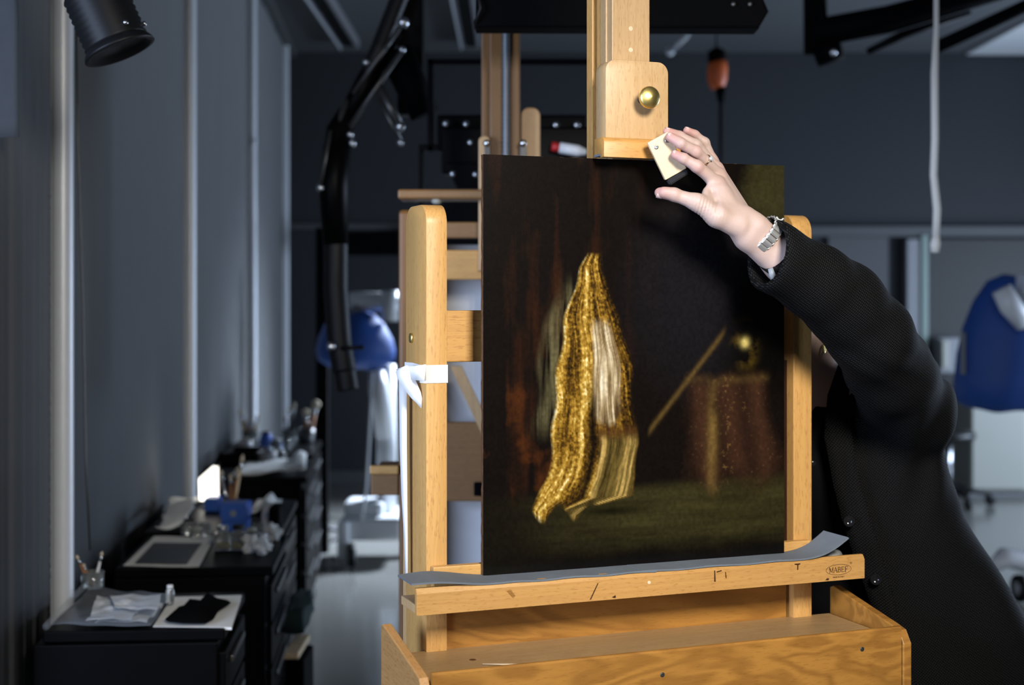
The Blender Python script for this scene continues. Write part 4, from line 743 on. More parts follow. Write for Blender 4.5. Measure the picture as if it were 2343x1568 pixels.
# russet block on the right: hanging cloth in soft folds
rb = sm(.635, .70, s + .02 * blot) * (1 - sm(.905, .96, s - .07 * sm(.6, .8, t))) * sm(.515, .57, t + .02 * blot) * (1 - sm(.76, .845, t + .015 * np.sin(s * 40)))
fold = np.sin(s * 62 + 3 * np.sin(t * 4)) * .5 + .5
C = mixc(C, lin(58, 36, 24), rb * (.45 + .5 * fold)); C = mixc(C, lin(112, 88, 44), rb * np.clip(np.exp(-((s - .745) / .018) ** 2) * .75 + np.exp(-((t - .545) / .012) ** 2) * .55, 0, 1) * (.6 + blot)); C = mixc(C, lin(120, 92, 46), rb * np.clip(fine * 2.0 - .85 + .6 * np.exp(-((s - .80) / .02) ** 2), 0, 1) * .5)
# a loose gold smear above it
gb = np.exp(-(((s - .862) / .040) ** 2 + ((t - .462) / .050) ** 2) ** 1.6); C = mixc(C, lin(150, 118, 40), gb * np.clip(.45 + blot * 1.4, 0, 1)); C = mixc(C, lin(235, 210, 120), np.exp(-((s - .86) / .014) ** 2 - ((t - .455) / .012) ** 2) * .8)
st = np.exp(-(((t - .63) + (s - .575) * .95) / .010) ** 2) * sm(.52, .54, s) * (1 - sm(.77, .80, s)); C = mixc(C, lin(92, 72, 36), st * .7)
# tall passage of gold: a hanging drape, edges given as (t, left, right)
rows = np.array([(.235, .335, .375), (.27, .305, .380), (.34, .275, .400), (.40, .255, .440), (.50, .235, .470), (.60, .222, .480), (.70, .215, .490), (.78, .200, .485), (.83, .165, .470), (.855, .145, .330), (.87, .150, .300)])
le = np.interp(t, rows[:, 0], rows[:, 1]) + .006 * np.sin(t * 45); ri = np.interp(t, rows[:, 0], rows[:, 2]) + .005 * np.sin(t * 38 + 1)
inside = sm(-.006, .010, s - le) * sm(-.006, .010, ri - s) * sm(.228, .245, t) * (1 - sm(.845, .87, t + .02 * np.sin(s * 60)))
x = (s - le) / np.maximum(ri - le, 1e-3)
strk = vnoise(x * 34 + 3 * np.sin(t * 7), t * 14, 21, 3); grit = vnoise(s * 150, t * 170, 22, 2); sweep = np.sin(x * 15 + 6 * t + 1.6 * np.sin(t * 8)) * .5 + .5
veil = sm(-.075, -.03, s - le + .012 * np.sin(t * 31)) * (1 - sm(-.012, .004, s - le)) * sm(.27, .36, t) * (1 - sm(.60, .70, t)); C = mixc(C, lin(112, 104, 70), veil * np.clip(.30 + .9 * vnoise(s * 70, t * 6, 23), 0, 1))
lum = .42 + .30 * (sweep - .5) + .34 * strk + .34 * grit - .26 * sm(.50, .95, x) + .22 * (1 - sm(.0, .10, x)) + .12 * blot
def ramp(v, stops):
    v = np.clip(v, 0, 1); return np.stack([np.interp(v, [q[0] for q in stops], [lin(*q[1])[c] for q in stops]) for c in range(3)], -1)
gold = ramp(lum, ((0, (30, 20, 8)), (.25, (84, 58, 16)), (.5, (150, 112, 36)), (.72, (200, 165, 78)), (.88, (246, 228, 165)), (1, (255, 248, 220))))
C = C * (1 - inside[..., None]) + gold * inside[..., None]
pw_ = np.clip(1 - ((x - .66) / .21) ** 2, 0, 1) * sm(.385, .44, t) * (1 - sm(.625, .665, t + .06 * (x - .66) ** 2 * 10)); pl = .55 + .7 * vnoise(x * 34, t * 9, 24) + .10 * np.sin(x * 40 + 9 * t) - .5 * sm(.72, .88, x) - .2 * sm(.55, .64, t)
pale = ramp(pl, ((0, (70, 52, 30)), (.35, (140, 118, 82)), (.65, (200, 184, 150)), (1, (246, 240, 222)))); m_ = (inside * np.clip(pw_ * 2.2, 0, 1))[..., None]; C = C * (1 - m_) + pale * m_
lo_ = inside * sm(.53, .58, x) * sm(.665, .69, t); ll = .40 + .16 * np.sin(x * 19 + 5 * t) + .45 * strk; sk_ = ramp(ll, ((0, (40, 32, 14)), (.4, (104, 86, 40)), (.75, (186, 154, 86)), (1, (240, 216, 150)))); C = C * (1 - lo_[..., None]) + sk_ * lo_[..., None]
C = mixc(C, lin(14, 10, 7), inside * np.exp(-((x - .47) / .055) ** 2) * sm(.52, .62, t) * .95); C = mixc(C, lin(70, 44, 20), inside * np.exp(-((t - .672) / .018) ** 2) * sm(.5, .56, x) * .8)
C = mixc(C, lin(6, 5, 3), np.exp(-((s - .40) / .10) ** 2 - ((t - .865) / .012) ** 2) * .8)
C *= .8 * (1 + .35 * fine)[..., None]; C = np.clip(C, 0, 1)
relief = inside * np.clip(.7 * grit + .5 * sweep, -1, 1) * .0006
co = np.empty((NY + 1, NX + 1, 3)); uu = s * PW; zz = PZ + (1 - t) * PH; dd = -.0004 - relief
co[..., 0] = EO.x + uu * math.cos(TH) - dd * math.sin(TH); co[..., 1] = EO.y + uu * math.sin(TH) + dd * math.cos(TH); co[..., 2] = zz
idx = np.arange((NY + 1) * (NX + 1)).reshape(NY + 1, NX + 1)
quads = np.stack([idx[:-1, :-1], idx[1:, :-1], idx[1:, 1:], idx[:-1, 1:]], -1).reshape(-1, 4)
Mi = np.array(mat_of(o).inverted()); cl = co.reshape(-1, 3) @ Mi[:3, :3].T + Mi[:3, 3]
me = bpy.data.meshes.new('paint_layer'); me.from_pydata(cl.tolist(), [], quads.tolist()); at = me.color_attributes.new('Col', 'FLOAT_COLOR', 'POINT')
at.data.foreach_set('color', np.concatenate([C.reshape(-1, 3), np.ones((C.size // 3, 1))], 1).astype(np.float32).ravel()); me.polygons.foreach_set('use_smooth', [True] * len(me.polygons)); me.materials.append(M['oil'])
po = bpy.data.objects.new('paint_layer', me); COL.objects.link(po); po.parent = o; WM[po.name] = mat_of(o)

# ------------------------------------------------------------------ white cotton tape knotted round the left upright
o = T('cotton_tape', 'white cotton tape tied round the left upright, ends hanging', 'tape', E(-.11, .10, 1.0))
zc = 1.4185; h = .0155; ua, ub = -.0938, -.0532
O('wrap', strip(B(), [(E(u, d, zc + h * 1.0 + dz), E(u, d, zc - h * 1.0 + dz)) for u, d, dz in ((ua, .152, 0), (ua - .001, .10, .001), (ua, .060, -.001), (ua, .030, 0), (ua + .001, .0285, 0), (-.073, .0282, 0), (ub - .001, .0285, 0), (ub, .030, 0), (ub, .09, 0), (ub, .152, 0), (ua, .1525, 0))]), M['tape'], o, True, auto=50)
LP = lambda px, py, Y=2.475: V(px, py, Y)
O('knot_loop', strip(B(), [(LP(975, 834, 2.415), LP(972, 872, 2.415)), (LP(948, 838, 2.44), LP(950, 870, 2.44)), (LP(926, 838, 2.47), LP(930, 864, 2.47)), (LP(906, 846, 2.49), LP(920, 862, 2.475))]), M['tape'], o, True)
O('tape_tail', strip(B(), [(LP(932, 836, 2.46), LP(905, 850, 2.47)), (LP(941, 850, 2.455), LP(910, 866, 2.465)), (LP(952, 872, 2.45), LP(922, 888, 2.46)), (LP(963, 898, 2.445), LP(942, 912, 2.45)), (LP(966, 912, 2.445), LP(953, 922, 2.448)), (LP(965, 934, 2.445), LP(963, 934, 2.446))]), M['tape'], o, True)
O('tape_end', strip(B(), [(LP(913, 868, 2.50), LP(931, 868, 2.49)), (LP(914, 930, 2.50), LP(931, 930, 2.49)), (LP(915, 1020, 2.50), LP(931, 1020, 2.49)), (LP(919, 1130, 2.50), LP(932, 1130, 2.49)), (LP(925, 1230, 2.50), LP(933, 1230, 2.49)), (LP(928, 1330, 2.50), LP(933, 1330, 2.49))]), M['tape'], o, True)

# ------------------------------------------------------------------ wooden block held in the hand
Yb = 2.452; TL, TR, BR, BL = V(1482, 327, Yb), V(1528, 302, Yb), V(1571, 385, Yb + .006), V(1523, 412, Yb + .006)
o = T('wood_block', 'small pale plywood block with black felt edge held in the raised hand', 'block', (TL + BR) / 2)
nrm = (TR - TL).cross(BL - TL).normalized(); nrm = nrm if nrm.y > 0 else -nrm
bm = B(); f = [bm.verts.new(q) for q in (TL, TR, BR, BL)]; g = [bm.verts.new(q + nrm * .009 + Vector((-.0012, 0, 0))) for q in (TL, TR, BR, BL)]
bm.faces.new(f); bm.faces.new(g[::-1])
for q in range(4): bm.faces.new((f[q], g[q], g[(q + 1) % 4], f[(q + 1) % 4]))
bmesh.ops.recalc_face_normals(bm, faces=bm.faces[:]); bmesh.ops.bevel(bm, geom=bm.edges[:], offset=.0007, segments=2, affect='EDGES'); O('plywood', bm, M['birch'], o)
dn = (BL - TL).normalized(); e1, e2 = BL + dn * .001 - nrm * .001, BR + dn * .001 - nrm * .001
bm = B(); a = [e1 + (TL - TR).normalized() * -.002, e2, e2 + dn * .009, e1 + dn * .011 + (TR - TL).normalized() * .003]
f = [bm.verts.new(q) for q in a]; g = [bm.verts.new(q + nrm * .016) for q in a]; bm.faces.new(f); bm.faces.new(g[::-1])
for q in range(4): bm.faces.new((f[q], g[q], g[(q + 1) % 4], f[(q + 1) % 4]))
bmesh.ops.recalc_face_normals(bm, faces=bm.faces[:]); bmesh.ops.bevel(bm, geom=bm.edges[:], offset=.002, segments=3, affect='EDGES'); O('felt_edge', bm, M['felt'], o, True, auto=40)
for px, py in ((1502, 337), (1526, 322)):
    q = V(px, py, Yb); O('screw', lathe(B(), [(.0036, .0), (.0034, .0008), (.0012, .0011), (.001, .0003)], q, -nrm, 16), M['steel'], o, True)

# ------------------------------------------------------------------ the woman behind the easel
def smin(a, b, k):
    h = np.clip(.5 + .5 * (b - a) / k, 0, 1); return b * (1 - h) + a * h - k * h * (1 - h)
class Field:
    def __init__(s, lo, hi, h):
        s.lo = np.array(lo, float); s.h = h; s.n = np.ceil((np.array(hi) - s.lo) / h).astype(int) + 1
        s.ax = [s.lo[i] + h * np.arange(s.n[i]) for i in range(3)]
    def new(s): return np.full(tuple(s.n), 9.0, np.float32)
    def sl(s, lo, hi):
        a = np.clip(np.floor((np.array(lo) - s.lo) / s.h).astype(int), 0, s.n); b = np.clip(np.ceil((np.array(hi) - s.lo) / s.h).astype(int) + 1, 0, s.n)
        return tuple(slice(int(p), int(q)) for p, q in zip(a, b))
    def grid(s, sl): return np.meshgrid(*[s.ax[i][sl[i]] for i in range(3)], indexing='ij', sparse=True)
    def put(s, D, lo, hi, fn, k):
        sl = s.sl(lo, hi)
        if any(q.stop <= q.start for q in sl): return
        v = fn(*s.grid(sl)); D[sl] = smin(D[sl], v, k) if k else np.minimum(D[sl], v)
    def cap(s, D, a, b, ra, rb, k=.006, flat=None):
        """tapered capsule; flat=(axis vector, factor) squashes it along one direction"""
        a = np.array(a, float); b = np.array(b, float); m = max(ra, rb) * (1.0 if flat is None or flat[1] < 1 else flat[1]) + k + 3 * s.h + .004
        def fn(X, Y, Z):
            d = b - a; L2 = max(d @ d, 1e-12); px, py, pz = X - a[0], Y - a[1], Z - a[2]
            t = np.clip((px * d[0] + py * d[1] + pz * d[2]) / L2, 0, 1); qx, qy, qz = px - t * d[0], py - t * d[1], pz - t * d[2]
            q2 = qx * qx + qy * qy + qz * qz
            if flat is not None:
                e = np.array(flat[0], float); e = e / np.linalg.norm(e); w = qx * e[0] + qy * e[1] + qz * e[2]; q2 = q2 + w * w * (1 / flat[1] ** 2 - 1)
            return (np.sqrt(q2) - (ra + t * (rb - ra))) * (min(1, flat[1]) if flat is not None else 1)
        s.put(D, np.minimum(a, b) - m, np.maximum(a, b) + m, fn, k)
    def ell(s, D, c, r, k=.02):
        c = np.array(c, float); r = np.array(r, float)
        def fn(X, Y, Z):
            x, y, z = (X - c[0]) / r[0], (Y - c[1]) / r[1], (Z - c[2]) / r[2]; q = np.sqrt(x * x + y * y + z * z) + 1e-9
            g = np.sqrt((x / r[0]) ** 2 + (y / r[1]) ** 2 + (z / r[2]) ** 2) + 1e-9; return q * (q - 1) / g
        m = k + 3 * s.h + .02; s.put(D, c - r - m, c + r + m, fn, k)
    def mesh(s, D):
        """naive surface nets"""
        I = D < 0; n = D.shape
        cs = [(i, j, q) for i in (0, 1) for j in (0, 1) for q in (0, 1)]
        S = sum(I[i:n[0] - 1 + i, j:n[1] - 1 + j, q:n[2] - 1 + q].astype(np.int8) for i, j, q in cs)
        act = np.argwhere((S > 0) & (S < 8)); ids = np.full((n[0] - 1, n[1] - 1, n[2] - 1), -1, np.int64); ids[tuple(act.T)] = np.arange(len(act))
        val = {c: D[act[:, 0] + c[0], act[:, 1] + c[1], act[:, 2] + c[2]] for c in cs}
        acc = np.zeros((len(act), 3)); cnt = np.zeros(len(act))
        for c in cs:
            for ax in range(3):
                if c[ax] == 0:
                    e = list(c); e[ax] = 1; a, b = val[c], val[tuple(e)]; x = (a < 0) != (b < 0); t = np.where(x, a / np.where(x, a - b, 1), 0)
                    p = np.array(c, float)[None].repeat(len(act), 0); p[:, ax] += t; acc += p * x[:, None]; cnt += x
        P = s.lo + (act + acc / cnt[:, None]) * s.h
        F = []
        for ax in range(3):
            o1, o2 = [(1, 2), (2, 0), (0, 1)][ax]; a = [slice(0, n[i]) for i in range(3)]; b = list(a); a[ax] = slice(0, n[ax] - 1); b[ax] = slice(1, n[ax])
            A, Bb = I[tuple(a)], I[tuple(b)]; e = np.argwhere(A != Bb); e = e[(e[:, o1] > 0) & (e[:, o2] > 0) & (e[:, o1] < n[o1] - 1) & (e[:, o2] < n[o2] - 1)]
            fl = A[tuple(e.T)]
            def cid(d1, d2):
                c = e.copy(); c[:, o1] -= d1; c[:, o2] -= d2; return ids[tuple(c.T)]
            q = np.stack([cid(1, 1), cid(0, 1), cid(0, 0), cid(1, 0)], 1); q[~fl] = q[~fl][:, ::-1]; F.append(q)
        return P, np.concatenate(F)
def pymesh(P, F):
    bm = B(); vs = [bm.verts.new(p) for p in P.tolist()]
    for f in F.tolist():
        try: bm.faces.new([vs[i] for i in f])
        except ValueError: pass
    return bm

PY = 2.96                                                   # depth she stands at
woman = T('person', 'woman in a black jacket reaching over the painting from behind, raised hand holding a block', 'person', (.72, PY, 0))
WR, FA, EL, SH = V(1718, 531, 2.452), V(1860, 648, 2.51), V(1985, 768, 2.60), V(2095, 930, 2.86)
# --- hand and lower forearm, 1.5 mm cells
F1 = Field((.215, 2.33, 1.52), (.575, 2.62, 1.875), .0015)
pm = F1.new(); k = .010
mc = {'index': V(1640, 420, 2.466), 'middle': V(1643, 401, 2.488), 'ring': V(1638, 386, 2.510), 'little': V(1629, 370, 2.528)}
carp = {'index': V(1692, 504, 2.440), 'middle': V(1698, 503, 2.452), 'ring': V(1702, 499, 2.466), 'little': V(1704, 499, 2.478)}
for f_, ra in (('index', .0125), ('middle', .0118), ('ring', .0112), ('little', .0105)):
    F1.cap(pm, carp[f_], mc[f_], .0155, ra, k)
F1.cap(pm, V(1690, 508, 2.447), V(1700, 512, 2.468), .018, .017, .012)
# thumb side: thenar mass and web
th = [V(1690, 520, 2.438), V(1640, 494, 2.424), V(1594, 463, 2.420), V(1546, 447, 2.418), V(1509, 441, 2.420)]
F1.cap(pm, th[0], th[1], .0195, .0185, .014); F1.cap(pm, th[1], th[2], .0185, .0140, .010)
F1.cap(pm, V(1612, 458, 2.432), V(1621, 428, 2.452), .0085, .0075, .012); F1.cap(pm, V(1630, 472, 2.432), V(1634, 436, 2.452), .012, .010, .012); F1.cap(pm, V(1655, 480, 2.440), V(1650, 440, 2.455), .016, .011, .014)
# wrist and forearm: two bones side by side
nd = (FA - WR).normalized(); pw = nd.cross(Vector((0, 1, 0))).normalized()
for sgn, rr in ((1, .0205), (-1, .0205)):
    F1.cap(pm, V(1700, 508, 2.452) + pw * .009 * sgn, WR + pw * .0115 * sgn, .0180, rr, .014); F1.cap(pm, WR + pw * .0115 * sgn, V(1800, 598, 2.485) + pw * .012 * sgn, rr, .0275, .014)
F1.cap(pm, V(1800, 598, 2.485), V(1990, 765, 2.60), .036, .044, .02)
fing = {
 'index': ([mc['index'], V(1595, 381, 2.440), V(1564, 363, 2.436), V(1544, 354, 2.4415)], [.0125, .0104, .0088, .0070]),
 'middle': ([mc['middle'], V(1592, 347, 2.446), V(1557, 328, 2.434), V(1532, 313, 2.4405)], [.0120, .0100, .0090, .0072]),
 'ring': ([mc['ring'], V(1592, 331, 2.486), V(1555, 311, 2.487), V(1526, 301, 2.476)], [.0112, .0092, .0080, .0066]),
 'little': ([mc['little'], V(1612, 326, 2.520), V(1590, 308, 2.515), V(1571, 299, 2.508)], [.0105, .0084, .0072, .0060]),
 'thumb': (th[2:], [.0138, .0108, .0086])}
tips = {}
D = pm.copy()
for f_, (pts, rr) in fing.items():
    q = F1.new()
    for i in range(len(pts) - 1):
        F1.cap(q, pts[i], pts[i + 1], rr[i] * (1.0 if i == 0 else 1.0), rr[i + 1], .004)
        if i: F1.cap(q, pts[i] - (pts[i + 1] - pts[i]) * .05, pts[i] + (pts[i + 1] - pts[i]) * .05, rr[i] * 1.0, rr[i] * 1.0, .003)
    if f_ == 'thumb':                                        # broad pad, slightly arched back
        F1.cap(q, V(1540, 443, 2.414), V(1520, 440, 2.413), .0098, .0090, .006)
    else:
        a, b = pts[2], pts[3]; F1.cap(q, a.lerp(b, .35), a.lerp(b, .9), rr[3] * 1.06, rr[3] * .98, .004)
    D = np.minimum(D, smin(pm, q, .009)); tips[f_] = (pts[-2], pts[-1], rr[-1])
# creases over the ball of the thumb, tendons on the back
g = F1.grid(tuple(slice(0, q) for q in F1.n)); cA, cB = np.array(V(1590, 470, 2.41)), np.array(V(1690, 560, 2.43))
ex = (cB - cA); ex = ex / np.linalg.norm(ex); cc = np.array(V(1612, 484, 2.405)); ex = np.array([.96, 0, -.28])
dx, dy, dz = g[0] - cc[0], g[1] - cc[1], g[2] - cc[2]
al = dx * ex[0] + dy * ex[1] + dz * ex[2]; rad = dx * dx + dy * dy + dz * dz
D = D + (.0011 * np.sin(al * 2 * math.pi / .0056 + 30 * dz) * np.exp(-rad / (2 * .016 ** 2))).astype(np.float32)
for p, w in ((V(1594, 391, 2.428), .0055), (V(1565, 371, 2.428), .004), (V(1590, 350, 2.434), .0055), (V(1557, 329, 2.426), .004)):   # knuckle folds
    e_ = np.array(V(1545, 354, 2.44) - V(1644, 428, 2.46)); e_ /= np.linalg.norm(e_); dx, dy, dz = g[0] - p.x, g[1] - p.y, g[2] - p.z
    D = D + (.0005 * np.sin((dx * e_[0] + dy * e_[1] + dz * e_[2]) * 2 * math.pi / .0035) * np.exp(-(dx * dx + dy * dy + dz * dz) / (2 * w * w))).astype(np.float32)
for a_, b_, dp in ((V(1617, 424, 2.44), V(1632, 440, 2.43), .0030), (V(1632, 440, 2.43), V(1638, 460, 2.42), .0036), (V(1638, 460, 2.42), V(1640, 486, 2.418), .0026), (V(1603, 408, 2.45), V(1622, 421, 2.44), .0014)):
    a_, b_ = np.array(a_), np.array(b_); d_ = b_ - a_; tt = np.clip(((g[0] - a_[0]) * d_[0] + (g[2] - a_[2]) * d_[2]) / (d_[0] ** 2 + d_[2] ** 2), 0, 1)
    q_ = (g[0] - a_[0] - tt * d_[0]) ** 2 + (g[2] - a_[2] - tt * d_[2]) ** 2; D = D + (.75 * dp * np.exp(-q_ / (2 * .0042 ** 2)) * np.clip((2.475 - g[1]) / .02, 0, 1)).astype(np.float32)
P1, Q1 = F1.mesh(D); hbm = pymesh(P1, Q1)
for _ in range(2): bmesh.ops.smooth_vert(hbm, verts=hbm.verts[:], factor=.35, use_axis_x=True, use_axis_y=True, use_axis_z=True)
# --- head, trunk, arms, legs, 8 mm cells
HX, HY, HZ = .614, 2.945, 1.485                              # head centre
F2 = Field((.10, 2.36, -.02), (1.25, 3.35, 1.64), .008); D2 = F2.new()
hip = Vector((.80, 3.02, .84)); chest = Vector((.705, PY + .02, 1.20)); nb = Vector((.655, PY, 1.335))
F2.cap(D2, hip, chest, .115, .120, .06, ((0, 1, 0), .8)); F2.cap(D2, hip + Vector((-.08, 0, 0)), hip + Vector((.08, 0, 0)), .115, .115, .06)
F2.cap(D2, chest + Vector((-.09, .015, .0)), chest + Vector((.09, .015, 0)), .098, .098, .06); RS = Vector((.505, PY + .04, 1.305))
F2.cap(D2, nb + Vector((-.02, .01, -.02)), RS, .06, .055, .05); F2.cap(D2, nb + Vector((.02, .01, -.02)), SH + Vector((-.03, .04, 0)), .06, .055, .05)
F2.cap(D2, SH, EL, .052, .044, .03); F2.cap(D2, EL, V(1800, 598, 2.485), .044, .036, .02)
F2.cap(D2, nb, Vector((.614, 2.955, 1.42)), .060, .056, .035)
RE, RW = Vector((.44, PY + .12, 1.06)), Vector((.46, PY + .05, .83)); F2.cap(D2, RS, RE, .05, .04, .03); F2.cap(D2, RE, RW, .04, .026, .02)
F2.cap(D2, RW, RW + Vector((.0, -.02, -.06)), .026, .03, .02, ((1, 0, 0), .55))
for i in range(4): F2.cap(D2, RW + Vector((0, -.045 + .02 * i, -.06)), RW + Vector((.012, -.05 + .021 * i, -.135 + .008 * abs(i - 1.5))), .0105, .0085, .004)
F2.cap(D2, RW + Vector((0, -.04, -.03)), RW + Vector((.015, -.075, -.085)), .013, .009, .006)
for sg in (-1, 1):
    h_ = hip + Vector((.085 * sg, 0, -.03)); kn_ = Vector((h_.x, 3.0, .46)); an = Vector((h_.x, 3.06, .085))
    F2.cap(D2, h_, kn_, .085, .055, .04); F2.cap(D2, kn_, an, .056, .036, .02); F2.cap(D2, an + Vector((0, 0, -.035)), an + Vector((.01 * sg, -.15, -.05)), .034, .028, .02)
# head with face, turned towards the painting's top edge
fd = Vector((-.85, -.52, -.03)).normalized(); fs_ = fd.cross(Vector((0, 0, 1))).normalized(); hc = Vector((HX, HY, HZ)); F2.ell(D2, hc - fd * .012 + Vector((0, 0, .025)), (.084, .080, .092), .02); F2.ell(D2, hc + fd * .035 + Vector((0, 0, -.055)), (.053, .053, .058), .03)
F2.cap(D2, hc + fd * .078 + Vector((0, 0, .005)), hc + fd * .098 + Vector((0, 0, -.030)), .008, .012, .010)
F2.cap(D2, hc + fd * .082 + Vector((0, 0, -.062)) - fs_ * .018, hc + fd * .082 + Vector((0, 0, -.062)) + fs_ * .018, .008, .008, .006)
for sg in (-1, 1):
    F2.cap(D2, hc + fs_ * .078 * sg + Vector((0, .015, .012)), hc + fs_ * .074 * sg + Vector((0, .008, -.028)), .012, .008, .006)
    F2.cap(D2, hc + fd * .075 + fs_ * .015 * sg + Vector((0, 0, .022)), hc + fd * .066 + fs_ * .048 * sg + Vector((0, 0, .022)), .009, .008, .012)
P2, Q2 = F2.mesh(D2); bbm = pymesh(P2, Q2)
for _ in range(3): bmesh.ops.smooth_vert(bbm, verts=bbm.verts[:], factor=.5, use_axis_x=True, use_axis_y=True, use_axis_z=True)
# join the two along a cut inside the sleeve
cutp = V(1850, 642, 2.51); cn = (EL - WR).normalized()
def cut(bm, keep_pos):
    r = bmesh.ops.bisect_plane(bm, geom=bm.verts[:] + bm.edges[:] + bm.faces[:], dist=1e-6, plane_co=cutp, plane_no=cn)
    kill = [v for v in bm.verts if ((v.co - cutp).dot(cn) > 1e-5) != keep_pos and abs((v.co - cutp).dot(cn)) > 1e-5 and (v.co - cutp).length < .45 and (keep_pos is False or v.co.y < 2.62 and v.co.x < .62)]
    bmesh.ops.delete(bm, geom=kill, context='VERTS')
cut(hbm, False); cut(bbm, True)
tmp = bpy.data.meshes.new('tmp'); bbm.to_mesh(tmp); hbm.from_mesh(tmp); bbm.free(); bpy.data.meshes.remove(tmp)
be = [e for e in hbm.edges if e.is_boundary and (e.verts[0].co - cutp).length < .1]
try: bmesh.ops.bridge_loops(hbm, edges=be)
except Exception as ex: print('bridge', ex)
body = O('body', hbm, M['skin'], woman, True)
nv = len(body.data.vertices); vc = np.empty(nv * 3, np.float32); body.data.vertices.foreach_get('co', vc); vc = vc.reshape(-1, 3) + np.array(woman.location)
base = np.array([.47, .345, .30]); pink = np.array([.48, .255, .225]); w = np.zeros(nv)
for f_, (a, b, r) in tips.items(): w = np.maximum(w, np.exp(-(((vc - np.array(b)) ** 2).sum(1)) / (2 * .016 ** 2)))
for p in list(mc.values()) + [V(1596, 391, 2.43), V(1592, 347, 2.44)]: w = np.maximum(w, .55 * np.exp(-(((vc - np.array(p)) ** 2).sum(1)) / (2 * .011 ** 2)))
cA_ = np.ones((nv, 4), np.float32); cA_[:, :3] = base * (1 - w[:, None]) + pink * w[:, None]
for p, c_, r in ((hc + fd * .088 + Vector((0, 0, -.062)), (.42, .12, .11), .012),): 
    q = np.exp(-(((vc - np.array(p)) ** 2).sum(1)) / (2 * r * r))[:, None]; cA_[:, :3] = cA_[:, :3] * (1 - q) + np.array(c_) * q
at = body.data.color_attributes.new('Col', 'FLOAT_COLOR', 'POINT'); at.data.foreach_set('color', cA_.ravel())
# nails
back = Vector((.35, .25, .9)).normalized()
for f_, (a, b, r) in tips.items():
    d = (b - a).normalized(); u_ = {'thumb': Vector((-.1, -.35, -1)), 'index': Vector((-.5, -.15, 1)), 'middle': Vector((-.45, -.2, 1)), 'ring': Vector((-.3, -.3, 1)), 'little': Vector((-.3, -.35, 1))}[f_]; u_ = (u_ - d * u_.dot(d)).normalized(); w_ = d.cross(u_)
    bm = B(); gg = []
    for j in range(6):
        row = []
        for i in range(7):
            tt = -1 + 2 * i / 6; ang = tt * .95; L_ = -.0065 + .0115 * j / 5; sc_ = math.sqrt(max(1e-8, (r + .0009) ** 2 - max(0, L_) ** 2 * .75)); row.append(bm.verts.new(b + d * (L_ - .0012 * tt * tt * (j / 5)) + (u_ * math.cos(ang) + w_ * math.sin(ang)) * sc_))
        gg.append(row)
    fs = [bm.faces.new((gg[j][i], gg[j][i + 1], gg[j + 1][i + 1], gg[j + 1][i])) for j in range(5) for i in range(6)]
    bmesh.ops.recalc_face_normals(bm, faces=fs); bmesh.ops.solidify(bm, geom=fs, thickness=.0005); O('fingernail', bm, M['nail'], woman, True)
# eyes, brows, hair
for sg in (-1, 1):
    p = hc + fd * .070 + fs_ * .031 * sg + Vector((0, 0, .008)); bm = B(); bmesh.ops.create_uvsphere(bm, u_segments=16, v_segments=10, radius=.0125, matrix=Matrix.Translation(p)); e_ = O('eye', bm, M['white'], woman, True)
    O('iris', lathe(B(), [(.0055, .0105), (.0052, .0122), (.002, .0128)], p, fd, 14), M['darksteel'], e_, True)
FH = Field((HX - .16, HY - .16, HZ - .16), (HX + .16, HY + .2, HZ + .2), .006); DH = FH.new()
FH.ell(DH, hc - fd * .018 + Vector((0, 0, .034)), (.095, .092, .100), .01); gr = FH.grid(tuple(slice(0, q) for q in FH.n))
face = (gr[0] - HX) * fd.x + (gr[1] - HY) * fd.y + .55 * (HZ + .055 - gr[2]); DH = np.maximum(DH, face - .052); DH = np.maximum(DH, np.where((gr[0] - HX) * fd.x + (gr[1] - HY) * fd.y < .002, HZ - .075, HZ + .012) - gr[2])
DH = DH + .0025 * np.sin(gr[0] * 260) * np.sin(gr[1] * 190); P3, Q3 = FH.mesh(DH.astype(np.float32)); O('hair', pymesh(P3, Q3), M['hair'], woman, True)
# gold hoop earring
p = V(1886, 796, 2.868); bm = B(); n = 24; tube(bm, [p + Vector((.003 * math.sin(2 * math.pi * q / n), .007 * math.sin(2 * math.pi * q / n), .009 * math.cos(2 * math.pi * q / n))) for q in range(n + 1)], .0025, 8); O('earring', bm, M['brass'], woman, True, label='gold hoop earring')
